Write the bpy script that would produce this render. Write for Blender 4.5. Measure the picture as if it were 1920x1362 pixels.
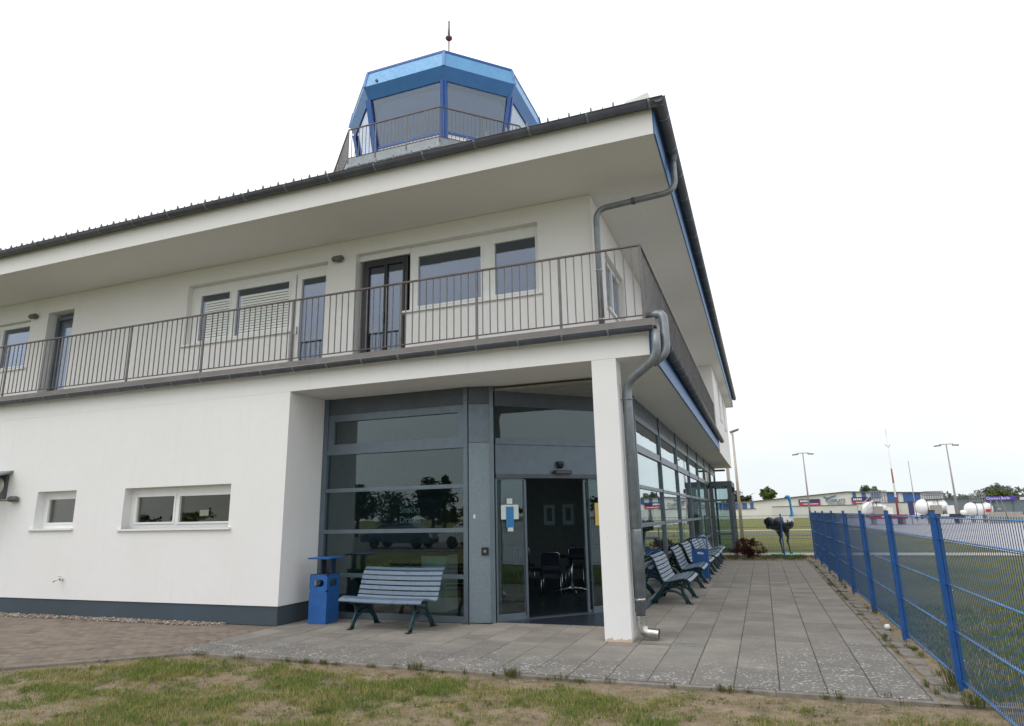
import bpy, bmesh, math, random
import numpy as np
from mathutils import Matrix, Vector, noise

random.seed(7)
rng = np.random.default_rng(11)
PI = math.pi
for o in list(bpy.data.objects):
    bpy.data.objects.remove(o, do_unlink=True)
S = bpy.context.scene
COL = S.collection

# ------------------------------------------------------------------ camera
cam_d = bpy.data.cameras.new('camera')
cam = bpy.data.objects.new('camera', cam_d)
COL.objects.link(cam)
S.camera = cam
cam_d.sensor_width = 36.0
cam_d.lens = 1218.98 / 1920 * 36
cam_d.clip_start = 0.05
cam_d.clip_end = 3000
A = math.radians(20.3326); PIT = math.radians(13.2717); ROL = math.radians(-1.18265)
def cam_matrix():
    cr, sr, cp, sp, ca, sa = math.cos(ROL), math.sin(ROL), math.cos(PIT), math.sin(PIT), math.cos(A), math.sin(A)
    R1 = Matrix(((cr, sr, 0), (-sr, cr, 0), (0, 0, 1)))
    M = Matrix(((1, 0, 0), (0, sp, cp), (0, -cp, sp)))
    Z = Matrix(((ca, -sa, 0), (sa, ca, 0), (0, 0, 1)))
    W = Z @ M @ R1
    B = Matrix(((W[0][0], -W[0][1], -W[0][2]), (W[1][0], -W[1][1], -W[1][2]), (W[2][0], -W[2][1], -W[2][2])))
    return Matrix.Translation((0, 0, 1.6)) @ B.to_4x4()
cam.matrix_world = cam_matrix()

# ------------------------------------------------------------------ sky, sun, exposure
SUN_EL, SUN_AZ = math.radians(50), math.radians(215)
wd = bpy.data.worlds.new('World'); S.world = wd; wd.use_nodes = True
nt = wd.node_tree; nt.nodes.clear()
def N(t, **k):
    n = nt.nodes.new(t)
    for a, b in k.items(): setattr(n, a, b)
    return n
wo = N('ShaderNodeOutputWorld'); ms = N('ShaderNodeMixShader'); b1 = N('ShaderNodeBackground'); b2 = N('ShaderNodeBackground')
sky = N('ShaderNodeTexSky', sky_type='NISHITA', sun_disc=False, sun_elevation=SUN_EL, sun_rotation=SUN_AZ)
b1.inputs['Strength'].default_value = 0.10
nt.links.new(sky.outputs[0], b1.inputs['Color'])
tc = N('ShaderNodeTexCoord'); sx = N('ShaderNodeSeparateXYZ'); cr_ = N('ShaderNodeValToRGB')
nt.links.new(tc.outputs['Generated'], sx.inputs[0])
el = cr_.color_ramp.elements
el[0].position = 0.0; el[0].color = (0.585, 0.63, 0.65, 1)
el[1].position = 1.0; el[1].color = (0.96, 0.98, 1.0, 1)
for p, c in ((0.06, (0.62, 0.655, 0.67)), (0.16, (0.70, 0.72, 0.73)), (0.45, (0.82, 0.83, 0.84))):
    e = el.new(p); e.color = (*c, 1)
nz = N('ShaderNodeTexNoise'); nz.inputs['Scale'].default_value = 2.2; nz.inputs['Detail'].default_value = 4
mpn = N('ShaderNodeMapping'); mpn.inputs['Scale'].default_value = (1, 1, 3.5)
nt.links.new(tc.outputs['Generated'], mpn.inputs[0]); nt.links.new(mpn.outputs[0], nz.inputs['Vector'])
mr = N('ShaderNodeMapRange'); mr.inputs['From Min'].default_value = 0.3; mr.inputs['From Max'].default_value = 0.7
mr.inputs['To Min'].default_value = 0.93; mr.inputs['To Max'].default_value = 1.07
nt.links.new(nz.outputs[0], mr.inputs[0])
vm = N('ShaderNodeVectorMath', operation='SCALE')
nt.links.new(sx.outputs['Z'], cr_.inputs[0]); nt.links.new(cr_.outputs[0], vm.inputs[0]); nt.links.new(mr.outputs[0], vm.inputs['Scale'])
nt.links.new(vm.outputs[0], b2.inputs['Color'])
b2.inputs['Strength'].default_value = 1.62
ms.inputs[0].default_value = 0.9
nt.links.new(b1.outputs[0], ms.inputs[1]); nt.links.new(b2.outputs[0], ms.inputs[2]); nt.links.new(ms.outputs[0], wo.inputs[0])
sun_d = bpy.data.lights.new('sun', 'SUN'); sun = bpy.data.objects.new('sun', sun_d); COL.objects.link(sun)
sun_d.energy = 0.9; sun_d.angle = math.radians(35); sun_d.color = (1.0, 0.97, 0.93)
sd = Vector((-math.sin(SUN_AZ - PI) * 0, 0, 0))
SUN_DIR = Vector((math.sin(SUN_AZ) * math.cos(SUN_EL), math.cos(SUN_AZ) * math.cos(SUN_EL), math.sin(SUN_EL)))
sun.rotation_euler = SUN_DIR.to_track_quat('Z', 'Y').to_euler()
S.render.engine = 'CYCLES'
S.view_settings.view_transform = 'Standard'; S.view_settings.look = 'None'
S.view_settings.exposure = 0.0; S.view_settings.gamma = 1.0; S.view_settings.use_curve_mapping = False
try:
    S.cycles.max_bounces = 8; S.cycles.transparent_max_bounces = 24; S.cycles.glossy_bounces = 4
except Exception: pass

# ------------------------------------------------------------------ materials
class G:
    """small node-graph helper"""
    def __init__(s, name):
        s.m = bpy.data.materials.new(name); s.m.use_nodes = True
        s.t = s.m.node_tree; s.t.nodes.clear()
        s.out = s.t.nodes.new('ShaderNodeOutputMaterial')
        s.p = s.t.nodes.new('ShaderNodeBsdfPrincipled')
        s.t.links.new(s.p.outputs[0], s.out.inputs[0])
        s.tc = s.t.nodes.new('ShaderNodeTexCoord')
        s.geo = s.t.nodes.new('ShaderNodeNewGeometry')
    def n(s, typ, ins=None, **k):
        n = s.t.nodes.new(typ)
        for a, b in k.items(): setattr(n, a, b)
        for a, b in (ins or {}).items(): s.set(n, a, b)
        return n
    def set(s, n, key, v):
        i = n.inputs[key]
        if hasattr(v, 'is_output') or isinstance(v, bpy.types.NodeSocket): s.t.links.new(v, i)
        else:
            if isinstance(v, tuple) and len(v) == 3 and i.type == 'RGBA': v = (*v, 1)
            i.default_value = v
    def noise(s, scale, detail=3, rough=0.5, vec=None):
        return s.n('ShaderNodeTexNoise', {'Vector': vec or s.geo.outputs['Position'], 'Scale': scale, 'Detail': detail, 'Roughness': rough}).outputs[0]
    def rng(s, v, a, b, c, d):
        return s.n('ShaderNodeMapRange', {0: v, 1: a, 2: b, 3: c, 4: d}).outputs[0]
    def mix(s, f, a, b, mode='MIX'):
        n = s.n('ShaderNodeMix', data_type='RGBA', blend_type=mode)
        s.set(n, 0, f); s.set(n, 6, a); s.set(n, 7, b)
        return n.outputs[2]
    def math(s, op, a, b=0.0):
        return s.n('ShaderNodeMath', {0: a, 1: b}, operation=op).outputs[0]
    def bump(s, h, strength=0.2, dist=0.01):
        b = s.n('ShaderNodeBump', {'Height': h, 'Strength': strength, 'Distance': dist})
        s.t.links.new(b.outputs[0], s.p.inputs['Normal'])
    def base(s, c, rough=0.6, metal=0.0, spec=0.5):
        s.set(s.p, 'Base Color', c); s.set(s.p, 'Roughness', rough); s.set(s.p, 'Metallic', metal); s.set(s.p, 'Specular IOR Level', spec)
        return s.m
    def sep(s, which='Position'):
        return s.n('ShaderNodeSeparateXYZ', {0: s.geo.outputs['Position']})

def simple(name, c, rough=0.6, metal=0.0, var=0.12, scale=6, bump=0.0, bscale=80, spec=0.5, objvar=0.0):
    g = G(name)
    f = g.noise(scale, 4, 0.6)
    lo = tuple(x * (1 - var) for x in c); hi = tuple(min(1, x * (1 + var)) for x in c)
    col = g.mix(g.rng(f, 0.3, 0.7, 0, 1), lo, hi)
    if objvar:
        oi = g.n('ShaderNodeObjectInfo')
        col = g.mix(1.0, col, g.n('ShaderNodeCombineColor', {0: g.rng(oi.outputs['Random'], 0, 1, 1 - objvar, 1 + objvar * .5), 1: g.rng(oi.outputs['Random'], 0, 1, 1 - objvar, 1 + objvar * .5), 2: g.rng(oi.outputs['Random'], 0, 1, 1 - objvar, 1 + objvar * .5)}).outputs[0], 'MULTIPLY')
    if bump: g.bump(g.noise(bscale, 3), bump, 0.004)
    return g.base(col, g.rng(g.noise(scale * 3, 3), 0.3, 0.7, max(0.02, rough - .08), min(1, rough + .08)), metal, spec)

def mat_stucco(name, c, stain=0.10):
    g = G(name)
    big = g.noise(0.7, 4, 0.6); mid = g.noise(9, 4, 0.6); fine = g.noise(230, 2, 0.7)
    col = g.mix(g.rng(big, 0.3, 0.75, 0, 1), c, tuple(x * (1 - stain * k) for x, k in zip(c, (.55, .75, 1.1))))
    col = g.mix(g.rng(mid, 0.45, 0.75, 0, 0.35), col, tuple(x * .92 for x in c))
    # faint vertical run-off streaks
    mp = g.n('ShaderNodeMapping', {'Vector': g.geo.outputs['Position'], 'Scale': (9.0, 9.0, 0.35)})
    st = g.noise(1.0, 5, 0.7, mp.outputs[0])
    col = g.mix(g.rng(st, 0.58, 0.8, 0, 0.28), col, (c[0] * .72, c[1] * .71, c[2] * .67))
    g.bump(fine, 0.35, 0.003)
    return g.base(col, 0.92, 0, 0.25)

M = {}
M['stucco'] = mat_stucco('white_stucco', (0.83, 0.828, 0.832), 0.06)
M['stucco_warm'] = mat_stucco('cream_white_stucco', (0.82, 0.812, 0.81), 0.06)
M['plinth'] = mat_stucco('grey_plinth_paint', (0.072, 0.098, 0.125), 0.25)
M['upvc'] = simple('white_window_plastic', (0.80, 0.81, 0.80), 0.35, 0, 0.03)
M['alu'] = simple('grey_painted_aluminium', (0.135, 0.172, 0.208), 0.38, 0.4, 0.08, 5)
M['alu_band'] = simple('dark_grey_facade_panel', (0.085, 0.10, 0.12), 0.5, 0.2, 0.12, 3)
M['alu_light'] = simple('pale_grey_galvanised_panel', (0.19, 0.24, 0.275), 0.45, 0.35, 0.10, 22)
M['alu_dark'] = simple('brown_black_metal', (0.03, 0.03, 0.035), 0.4, 0.2, 0.1)
M['zinc'] = simple('weathered_zinc', (0.225, 0.25, 0.27), 0.42, 0.45, 0.18, 9)
M['zinc_dark'] = simple('dark_zinc_gutter', (0.10, 0.105, 0.125), 0.5, 0.35, 0.2, 3)
M['zinc_shiny'] = simple('bright_galvanised_steel', (0.55, 0.55, 0.53), 0.25, 0.9, 0.15, 14)
M['roof'] = simple('grey_sheet_roof', (0.12, 0.125, 0.14), 0.5, 0.3, 0.15, 1)
M['rail'] = simple('grey_brown_railing_steel', (0.145, 0.140, 0.142), 0.5, 0.35, 0.2, 8)
M['railtop'] = simple('brown_handrail', (0.125, 0.10, 0.095), 0.5, 0.2, 0.2, 8)
M['deck'] = simple('taupe_deck_flashing', (0.21, 0.19, 0.18), 0.6, 0.2, 0.12, 3)
M['blue_board'] = simple('blue_fascia_paint', (0.045, 0.15, 0.36), 0.45, 0, 0.1)
M['tower_blue'] = simple('tower_cladding_blue', (0.04, 0.165, 0.40), 0.38, 0.1, 0.08, 3)
M['tower_blue_lit'] = simple('tower_cladding_blue_lit', (0.11, 0.33, 0.60), 0.4, 0.1, 0.08, 3)  # paler copy of the cladding blue, light on the upward-facing band painted in
M['tower_frame'] = simple('tower_frame_blue', (0.020, 0.095, 0.34), 0.4, 0.1, 0.08, 3)
M['bin_blue'] = simple('bin_blue_paint', (0.02, 0.105, 0.34), 0.35, 0, 0.14, 9)
M['bin_dark'] = simple('dark_navy_metal', (0.012, 0.03, 0.07), 0.5, 0, 0.1)
M['fence_blue'] = simple('fence_blue_coating', (0.016, 0.093, 0.31), 0.38, 0.1, 0.15, 9)
M['fence_wire'] = simple('fence_wire_coating', (0.020, 0.075, 0.20), 0.4, 0.1, 0.2, 9)
M['fence_rail'] = simple('fence_rail_light_blue', (0.10, 0.27, 0.58), 0.3, 0.3, 0.15, 9)  # lighter blue than posts and wires
M['fence_dark'] = simple('dark_green_fence_coating', (0.025, 0.06, 0.075), 0.45, 0.1, 0.1)
M['iron'] = simple('teal_cast_iron', (0.012, 0.045, 0.058), 0.38, 0.2, 0.45, 25)
M['black'] = simple('black_plastic', (0.012, 0.012, 0.014), 0.4)
M['chrome'] = simple('chrome_tube', (0.75, 0.75, 0.75), 0.12, 1.0, 0.02)
M['navy'] = simple('navy_upholstery', (0.012, 0.018, 0.04), 0.8)
M['white'] = simple('white_enamel', (0.78, 0.78, 0.76), 0.35, 0, 0.04)
M['tank'] = simple('white_tank_paint', (0.86, 0.86, 0.85), 0.35, 0, 0.05, 1)
M['paper'] = simple('white_paper', (0.62, 0.70, 0.68), 0.7, 0, 0.03)
M['paper_blue'] = simple('blue_notice_print', (0.03, 0.20, 0.45), 0.5, 0, 0.15, 20)
M['paper_yellow'] = simple('yellow_notice_print', (0.62, 0.48, 0.12), 0.6, 0, 0.12, 30)
M['timber'] = simple('red_brown_timber', (0.11, 0.04, 0.02), 0.5, 0, 0.3, 4)
M['intwall'] = simple('interior_wall', (0.22, 0.23, 0.24), 0.9)
M['intceil'] = simple('interior_ceiling', (0.30, 0.30, 0.30), 0.95)
M['intfloor'] = simple('dark_blue_vinyl_floor', (0.02, 0.028, 0.04), 0.34)
M['cream'] = simple('cream_doors', (0.62, 0.60, 0.52), 0.6)
M['red'] = simple('red_paint', (0.45, 0.02, 0.02), 0.4)
M['grey_steel'] = simple('grey_steel', (0.25, 0.26, 0.27), 0.45, 0.5)
M['cabinet'] = simple('beige_grey_cabinet', (0.30, 0.28, 0.25), 0.5)
M['pole'] = simple('pale_lamp_pole', (0.50, 0.43, 0.37), 0.6, 0.2, 0.12, 2)
M['pole_grey'] = simple('grey_mast', (0.36, 0.32, 0.33), 0.6, 0.3, 0.1, 2)
M['hangar'] = simple('hangar_pale_cladding', (0.70, 0.69, 0.64), 0.6, 0.1, 0.04, 0.4)
M['hangar_door'] = simple('hangar_door_sheet', (0.60, 0.60, 0.58), 0.6, 0.1, 0.05, 0.5)
M['hangar_blue'] = simple('hangar_blue_sheet', (0.045, 0.13, 0.36), 0.55, 0.1, 0.08, 0.5)
M['hangar_grey'] = simple('green_grey_hangar_sheet', (0.135, 0.17, 0.18), 0.6, 0.1, 0.08, 0.4)
M['hangar_trim'] = simple('hangar_dark_trim', (0.10, 0.09, 0.10), 0.6)
M['sign_red'] = simple('sign_red', (0.52, 0.03, 0.06), 0.5)
M['sign_navy'] = simple('sign_navy', (0.035, 0.03, 0.12), 0.5)
M['sign_purple'] = simple('sign_violet_blue', (0.07, 0.04, 0.32), 0.5)
M['sign_blue'] = simple('sign_logo_blue', (0.06, 0.16, 0.34), 0.5)
M['sign_grey'] = simple('sign_letter_blue_grey', (0.16, 0.22, 0.33), 0.5)
M['trunk'] = simple('bark', (0.07, 0.05, 0.035), 0.9, 0, 0.3, 5, 0.5, 20)
M['soil'] = None
M['concrete'] = simple('weathered_concrete', (0.30, 0.285, 0.255), 0.9, 0, 0.2, 5, 0.4, 60)
M['kerb'] = simple('kerb_concrete', (0.20, 0.18, 0.155), 0.95, 0, 0.3, 7, 0.5, 60)
M['tyre'] = simple('tyre_rubber', (0.02, 0.02, 0.02), 0.8)
M['car_white'] = simple('white_car_paint', (0.75, 0.76, 0.77), 0.25)
M['car_silver'] = simple('silver_car_paint', (0.42, 0.44, 0.46), 0.3, 0.5)
M['car_blue'] = simple('blue_car_paint', (0.07, 0.10, 0.16), 0.25, 0.2)
M['dark_glass'] = simple('dark_car_glass', (0.01, 0.012, 0.014), 0.05)
M['blind'] = simple('white_blind_slat', (0.88, 0.90, 0.88), 0.6, 0, 0.03)
M['letter'] = simple('pale_grey_lettering', (0.42, 0.46, 0.48), 0.6)
M['terracotta'] = simple('terracotta', (0.36, 0.12, 0.05), 0.8)
M['globe'] = simple('opal_lamp_globe', (0.62, 0.62, 0.56), 0.3, 0, 0.05)
M['pebble'] = simple('river_pebbles', (0.30, 0.255, 0.21), 0.8, 0, 0.45, 14)

def mat_glass(name, tint, r0, rough=0.0, gl=(1, 1, 1)):
    m = bpy.data.materials.new(name); m.use_nodes = True; t = m.node_tree; t.nodes.clear()
    o = t.nodes.new('ShaderNodeOutputMaterial'); mx = t.nodes.new('ShaderNodeMixShader')
    tr = t.nodes.new('ShaderNodeBsdfTransparent'); gs = t.nodes.new('ShaderNodeBsdfGlossy')
    lw = t.nodes.new('ShaderNodeLayerWeight'); lw.inputs['Blend'].default_value = 0.5
    pw = t.nodes.new('ShaderNodeMath'); pw.operation = 'POWER'; pw.inputs[1].default_value = 2.7
    mp = t.nodes.new('ShaderNodeMapRange'); mp.inputs[3].default_value = r0; mp.inputs[4].default_value = 0.97
    tr.inputs[0].default_value = (*tint, 1); gs.inputs[0].default_value = (*gl, 1); gs.inputs['Roughness'].default_value = rough
    # very slight waviness of the panes
    nz = t.nodes.new('ShaderNodeTexNoise'); nz.inputs['Scale'].default_value = 1.3
    gp = t.nodes.new('ShaderNodeNewGeometry'); t.links.new(gp.outputs['Position'], nz.inputs['Vector'])
    bp = t.nodes.new('ShaderNodeBump'); bp.inputs['Strength'].default_value = 0.06; bp.inputs['Distance'].default_value = 0.02
    t.links.new(nz.outputs[0], bp.inputs['Height']); t.links.new(bp.outputs[0], gs.inputs['Normal'])
    t.links.new(lw.outputs['Facing'], pw.inputs[0]); t.links.new(pw.outputs[0], mp.inputs[0]); t.links.new(mp.outputs[0], mx.inputs[0])
    t.links.new(tr.outputs[0], mx.inputs[1]); t.links.new(gs.outputs[0], mx.inputs[2]); t.links.new(mx.outputs[0], o.inputs[0])
    return m
M['glass'] = mat_glass('facade_glass', (0.60, 0.70, 0.71), 0.07, gl=(0.90, 0.98, 1.0))
M['glass_up'] = mat_glass('window_glass', (0.66, 0.72, 0.80), 0.14, gl=(0.78, 0.86, 1.0))
M['glass_tower'] = mat_glass('tower_glass', (0.62, 0.70, 0.82), 0.12, gl=(0.85, 0.92, 1.0))
M['glass_low'] = mat_glass('toilet_window_glass', (0.70, 0.70, 0.62), 0.022)

def mat_slab(name='concrete_slab'):
    g = G(name)
    oi = g.n('ShaderNodeObjectInfo').outputs['Random']
    P = g.sep()
    v = g.rng(oi, 0, 1, 0.84, 1.14)
    c = g.mix(g.rng(g.noise(2.0, 5, 0.65), 0.3, 0.7, 0, 1), (0.245, 0.224, 0.196), (0.345, 0.316, 0.275))
    c = g.mix(g.rng(g.noise(240, 2, 0.8), 0.35, 0.7, 0, 0.35), c, (0.10, 0.093, 0.085))
    vv = g.n('ShaderNodeCombineColor', {0: v, 1: v, 2: v}).outputs[0]
    c = g.mix(1.0, c, vv, 'MULTIPLY')
    # dark weathered zone towards the exposed front edge, pale lichen spots on it (real growth on the slabs)
    front = g.rng(g.math('ADD', P.outputs['Y'], g.math('MULTIPLY', g.noise(1.3, 4, .7), 2.2)), 8.3, 10.1, 1, 0)
    openx = g.rng(P.outputs['X'], -1.6, 0.2, 0, 1)
    deep = g.math('MULTIPLY', openx, g.rng(g.math('ADD', P.outputs['Y'], g.math('MULTIPLY', g.noise(0.8, 3), 3.0)), 9.5, 14.5, 1, 0))
    area = g.math('MAXIMUM', front, deep)
    c = g.mix(g.rng(g.noise(0.55, 5, 0.7), 0.50, 0.68, 0, 0.35), c, (0.15, 0.14, 0.125))
    c = g.mix(g.math('MULTIPLY', area, 0.62), c, (0.135, 0.132, 0.130))
    wob = g.n('ShaderNodeVectorMath', {0: g.geo.outputs['Position'], 1: g.n('ShaderNodeVectorMath', {0: g.n('ShaderNodeTexNoise', {'Vector': g.geo.outputs['Position'], 'Scale': 30.0}).outputs['Color'], 'Scale': 0.028}, operation='SCALE').outputs[0]}, operation='ADD').outputs[0]
    vor = g.n('ShaderNodeTexVoronoi', {'Vector': wob, 'Scale': 23.0}, voronoi_dimensions='3D')
    thr = g.math('MULTIPLY', g.rng(g.noise(4.0, 5, 0.7), 0.34, 0.64, 0.10, 0.44), area)
    sp = g.math('LESS_THAN', vor.outputs['Distance'], thr)
    c = g.mix(g.math('MULTIPLY', sp, 0.72), c, (0.47, 0.46, 0.425))
    g.bump(g.noise(180, 3, 0.7), 0.5, 0.003)
    return g.base(c, 0.93, 0, 0.25)
M['slab'] = mat_slab()

def mat_paver():
    g = G('brown_grey_paver')
    oi = g.n('ShaderNodeObjectInfo').outputs['Random']
    geo = g.geo.outputs['Random Per Island']
    r = g.math('FRACT', g.math('ADD', oi, geo))
    c = g.mix(r, (0.150, 0.122, 0.10), (0.225, 0.19, 0.16))
    c = g.mix(g.rng(g.noise(1.6, 4, 0.6), 0.35, 0.7, 0, 0.5), c, (0.26, 0.21, 0.16))
    sp = g.math('MULTIPLY', g.rng(g.noise(38, 3, 0.7), 0.66, 0.72, 0, 1), g.rng(g.noise(2.0, 2), 0.4, 0.6, 0, 0.6))
    c = g.mix(sp, c, (0.45, 0.42, 0.38))
    g.bump(g.noise(150, 3, 0.7), 0.5, 0.003)
    return g.base(c, 0.93, 0, 0.25)
M['paver'] = mat_paver()

def mat_soil():
    g = G('dry_sandy_soil')
    c = g.mix(g.rng(g.noise(3.0, 5, 0.65), 0.3, 0.7, 0, 1), (0.21, 0.15, 0.105), (0.35, 0.265, 0.19))
    c = g.mix(g.rng(g.noise(60, 4, 0.75), 0.42, 0.65, 0, 0.5), c, (0.40, 0.33, 0.24))
    c = g.mix(g.rng(g.noise(5.0, 5, 0.75), 0.45, 0.60, 0, 0.6), c, (0.14, 0.125, 0.06))
    c = g.mix(g.rng(g.noise(140, 2, 0.8), 0.60, 0.66, 0, 0.7), c, (0.45, 0.40, 0.31))
    c = g.mix(g.rng(g.noise(95, 3, 0.8), 0.62, 0.68, 0, 0.8), c, (0.07, 0.05, 0.03))
    g.bump(g.noise(45, 5, 0.75), 0.9, 0.02)
    return g.base(c, 0.97, 0, 0.15)
M['soil'] = mat_soil()

def mat_field():
    g = G('mown_grass_field')
    c = g.mix(g.rng(g.noise(0.35, 5, 0.65), 0.3, 0.7, 0, 1), (0.115, 0.135, 0.040), (0.235, 0.215, 0.080))
    c = g.mix(g.rng(g.noise(7, 4, 0.75), 0.35, 0.7, 0, 0.45), c, (0.09, 0.118, 0.034))
    c = g.mix(g.rng(g.noise(0.12, 3, 0.5), 0.55, 0.7, 0, 0.5), c, (0.20, 0.17, 0.08))
    g.bump(g.noise(30, 4, 0.8), 1.0, 0.05)
    return g.base(c, 0.95, 0, 0.2)
M['field'] = mat_field()
M['apron'] = simple('concrete_apron', (0.37, 0.355, 0.365), 0.9, 0, 0.12, 0.25, 0.3, 20)
M['asphalt'] = simple('grey_asphalt', (0.085, 0.085, 0.088), 0.9, 0, 0.2, 0.8, 0.3, 60)
M['pale_path'] = simple('pale_concrete_path', (0.42, 0.39, 0.34), 0.9, 0, 0.12, 1.0, 0.3, 60)
M['jointbed'] = simple('mossy_joint_bed', (0.085, 0.072, 0.048), 0.97, 0, 0.4, 10)

def mat_leaf(name, a, b, tr=0.25):
    g = G(name)
    r = g.geo.outputs['Random Per Island']
    c = g.mix(r, a, b)
    m = g.base(c, 0.6, 0, 0.3)
    t = g.n('ShaderNodeBsdfTranslucent', {'Color': c})
    mx = g.n('ShaderNodeMixShader', {0: tr, 1: g.p.outputs[0], 2: t.outputs[0]})
    g.t.links.new(mx.outputs[0], g.out.inputs[0])
    return m
M['leaf_dark'] = mat_leaf('dark_foliage', (0.018, 0.032, 0.012), (0.05, 0.075, 0.025))
M['leaf_mid'] = mat_leaf('green_foliage', (0.08, 0.115, 0.03), (0.17, 0.21, 0.06), .35)
M['leaf_hazed'] = mat_leaf('hazed_grey_green_foliage', (0.13, 0.16, 0.13), (0.22, 0.25, 0.20), .35)  # leaf colour paled to paint in distance haze
M['leaf_red'] = mat_leaf('dark_red_barberry_leaves', (0.035, 0.008, 0.010), (0.12, 0.028, 0.025))
M['leaf_hedge'] = mat_leaf('russet_hedge_leaves', (0.03, 0.02, 0.012), (0.10, 0.045, 0.03))
M['leaf_indoor'] = mat_leaf('potted_plant_leaves', (0.06, 0.12, 0.02), (0.17, 0.25, 0.05))
M['weed'] = mat_leaf('weed_leaves', (0.06, 0.08, 0.02), (0.15, 0.16, 0.05))

def mat_blades():
    g = G('lawn_blades')
    r = g.geo.outputs['Random Per Island']
    patch = g.rng(g.noise(1.7, 4, 0.65), 0.40, 0.58, 0, 1)
    gr = g.mix(r, (0.075, 0.135, 0.020), (0.22, 0.29, 0.055))
    dry = g.mix(r, (0.27, 0.235, 0.07), (0.50, 0.42, 0.19))
    sel = g.math('LESS_THAN', g.math('FRACT', g.math('MULTIPLY', r, 7.31)), g.rng(patch, 0, 1, 0.62, 0.05))
    c = g.mix(sel, gr, dry)
    m = g.base(c, 0.6, 0, 0.25)
    t = g.n('ShaderNodeBsdfTranslucent', {'Color': c})
    mx = g.n('ShaderNodeMixShader', {0: 0.3, 1: g.p.outputs[0], 2: t.outputs[0]})
    g.t.links.new(mx.outputs[0], g.out.inputs[0])
    return m
M['blades'] = mat_blades()

def mat_slat():
    g = G('worn_blue_grey_slat_paint')
    oi = g.n('ShaderNodeObjectInfo').outputs['Random']
    mp = g.n('ShaderNodeMapping', {'Vector': g.tc.outputs['Object'], 'Scale': (3.0, 30.0, 30.0)})
    st = g.noise(2.2, 5, 0.7, mp.outputs[0])
    c = g.mix(g.rng(oi, 0, 1, 0, 1), (0.075, 0.12, 0.18), (0.12, 0.175, 0.245))
    c = g.mix(g.rng(st, 0.52, 0.72, 0, 0.45), c, (0.24, 0.30, 0.36))
    c = g.mix(g.rng(g.noise(9, 4, 0.7), 0.55, 0.7, 0, 0.55), c, (0.05, 0.075, 0.10))
    g.bump(st, 0.3, 0.002)
    return g.base(c, 0.42, 0, 0.5)
M['slat'] = mat_slat()

def mat_ostrich():
    g = G('ostrich_statue_paint')
    P = g.n('ShaderNodeSeparateXYZ', {0: g.tc.outputs['Object']})
    x, z = P.outputs['X'], P.outputs['Z']
    neck = g.math('MULTIPLY', g.math('GREATER_THAN', z, 1.38), g.math('GREATER_THAN', x, 0.28))
    c = (0.012, 0.012, 0.015)
    # white shoulder feathers and collar
    wob = g.math('ADD', z, g.math('MULTIPLY', g.noise(9, 3), 0.25))
    sh = g.math('MULTIPLY', g.math('GREATER_THAN', wob, 1.33), g.math('GREATER_THAN', x, 0.14))
    c = g.mix(sh, c, (0.62, 0.63, 0.64))
    back = g.math('MULTIPLY', g.math('MULTIPLY', g.math('GREATER_THAN', wob, 1.36), g.math('LESS_THAN', x, 0.10)), g.math('GREATER_THAN', x, -0.22))
    c = g.mix(g.math('MULTIPLY', back, 0.6), c, (0.13, 0.10, 0.11))
    c = g.mix(neck, c, (0.05, 0.30, 0.62))
    leg = g.math('LESS_THAN', z, 0.80)
    c = g.mix(leg, c, (0.035, 0.045, 0.055))
    return g.base(c, 0.3, 0, 0.5)
M['ostrich'] = mat_ostrich()

def mat_mast():
    g = G('red_white_mast_paint')
    z = g.sep().outputs['Z']
    lo = g.math('LESS_THAN', z, 2.75)
    band = g.math('MULTIPLY', g.math('GREATER_THAN', z, 4.2), g.math('LESS_THAN', z, 5.7))
    f = g.math('MAXIMUM', lo, band)
    return g.base(g.mix(f, (0.72, 0.70, 0.70), (0.33, 0.07, 0.06)), 0.5)
M['mast'] = mat_mast()

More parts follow.
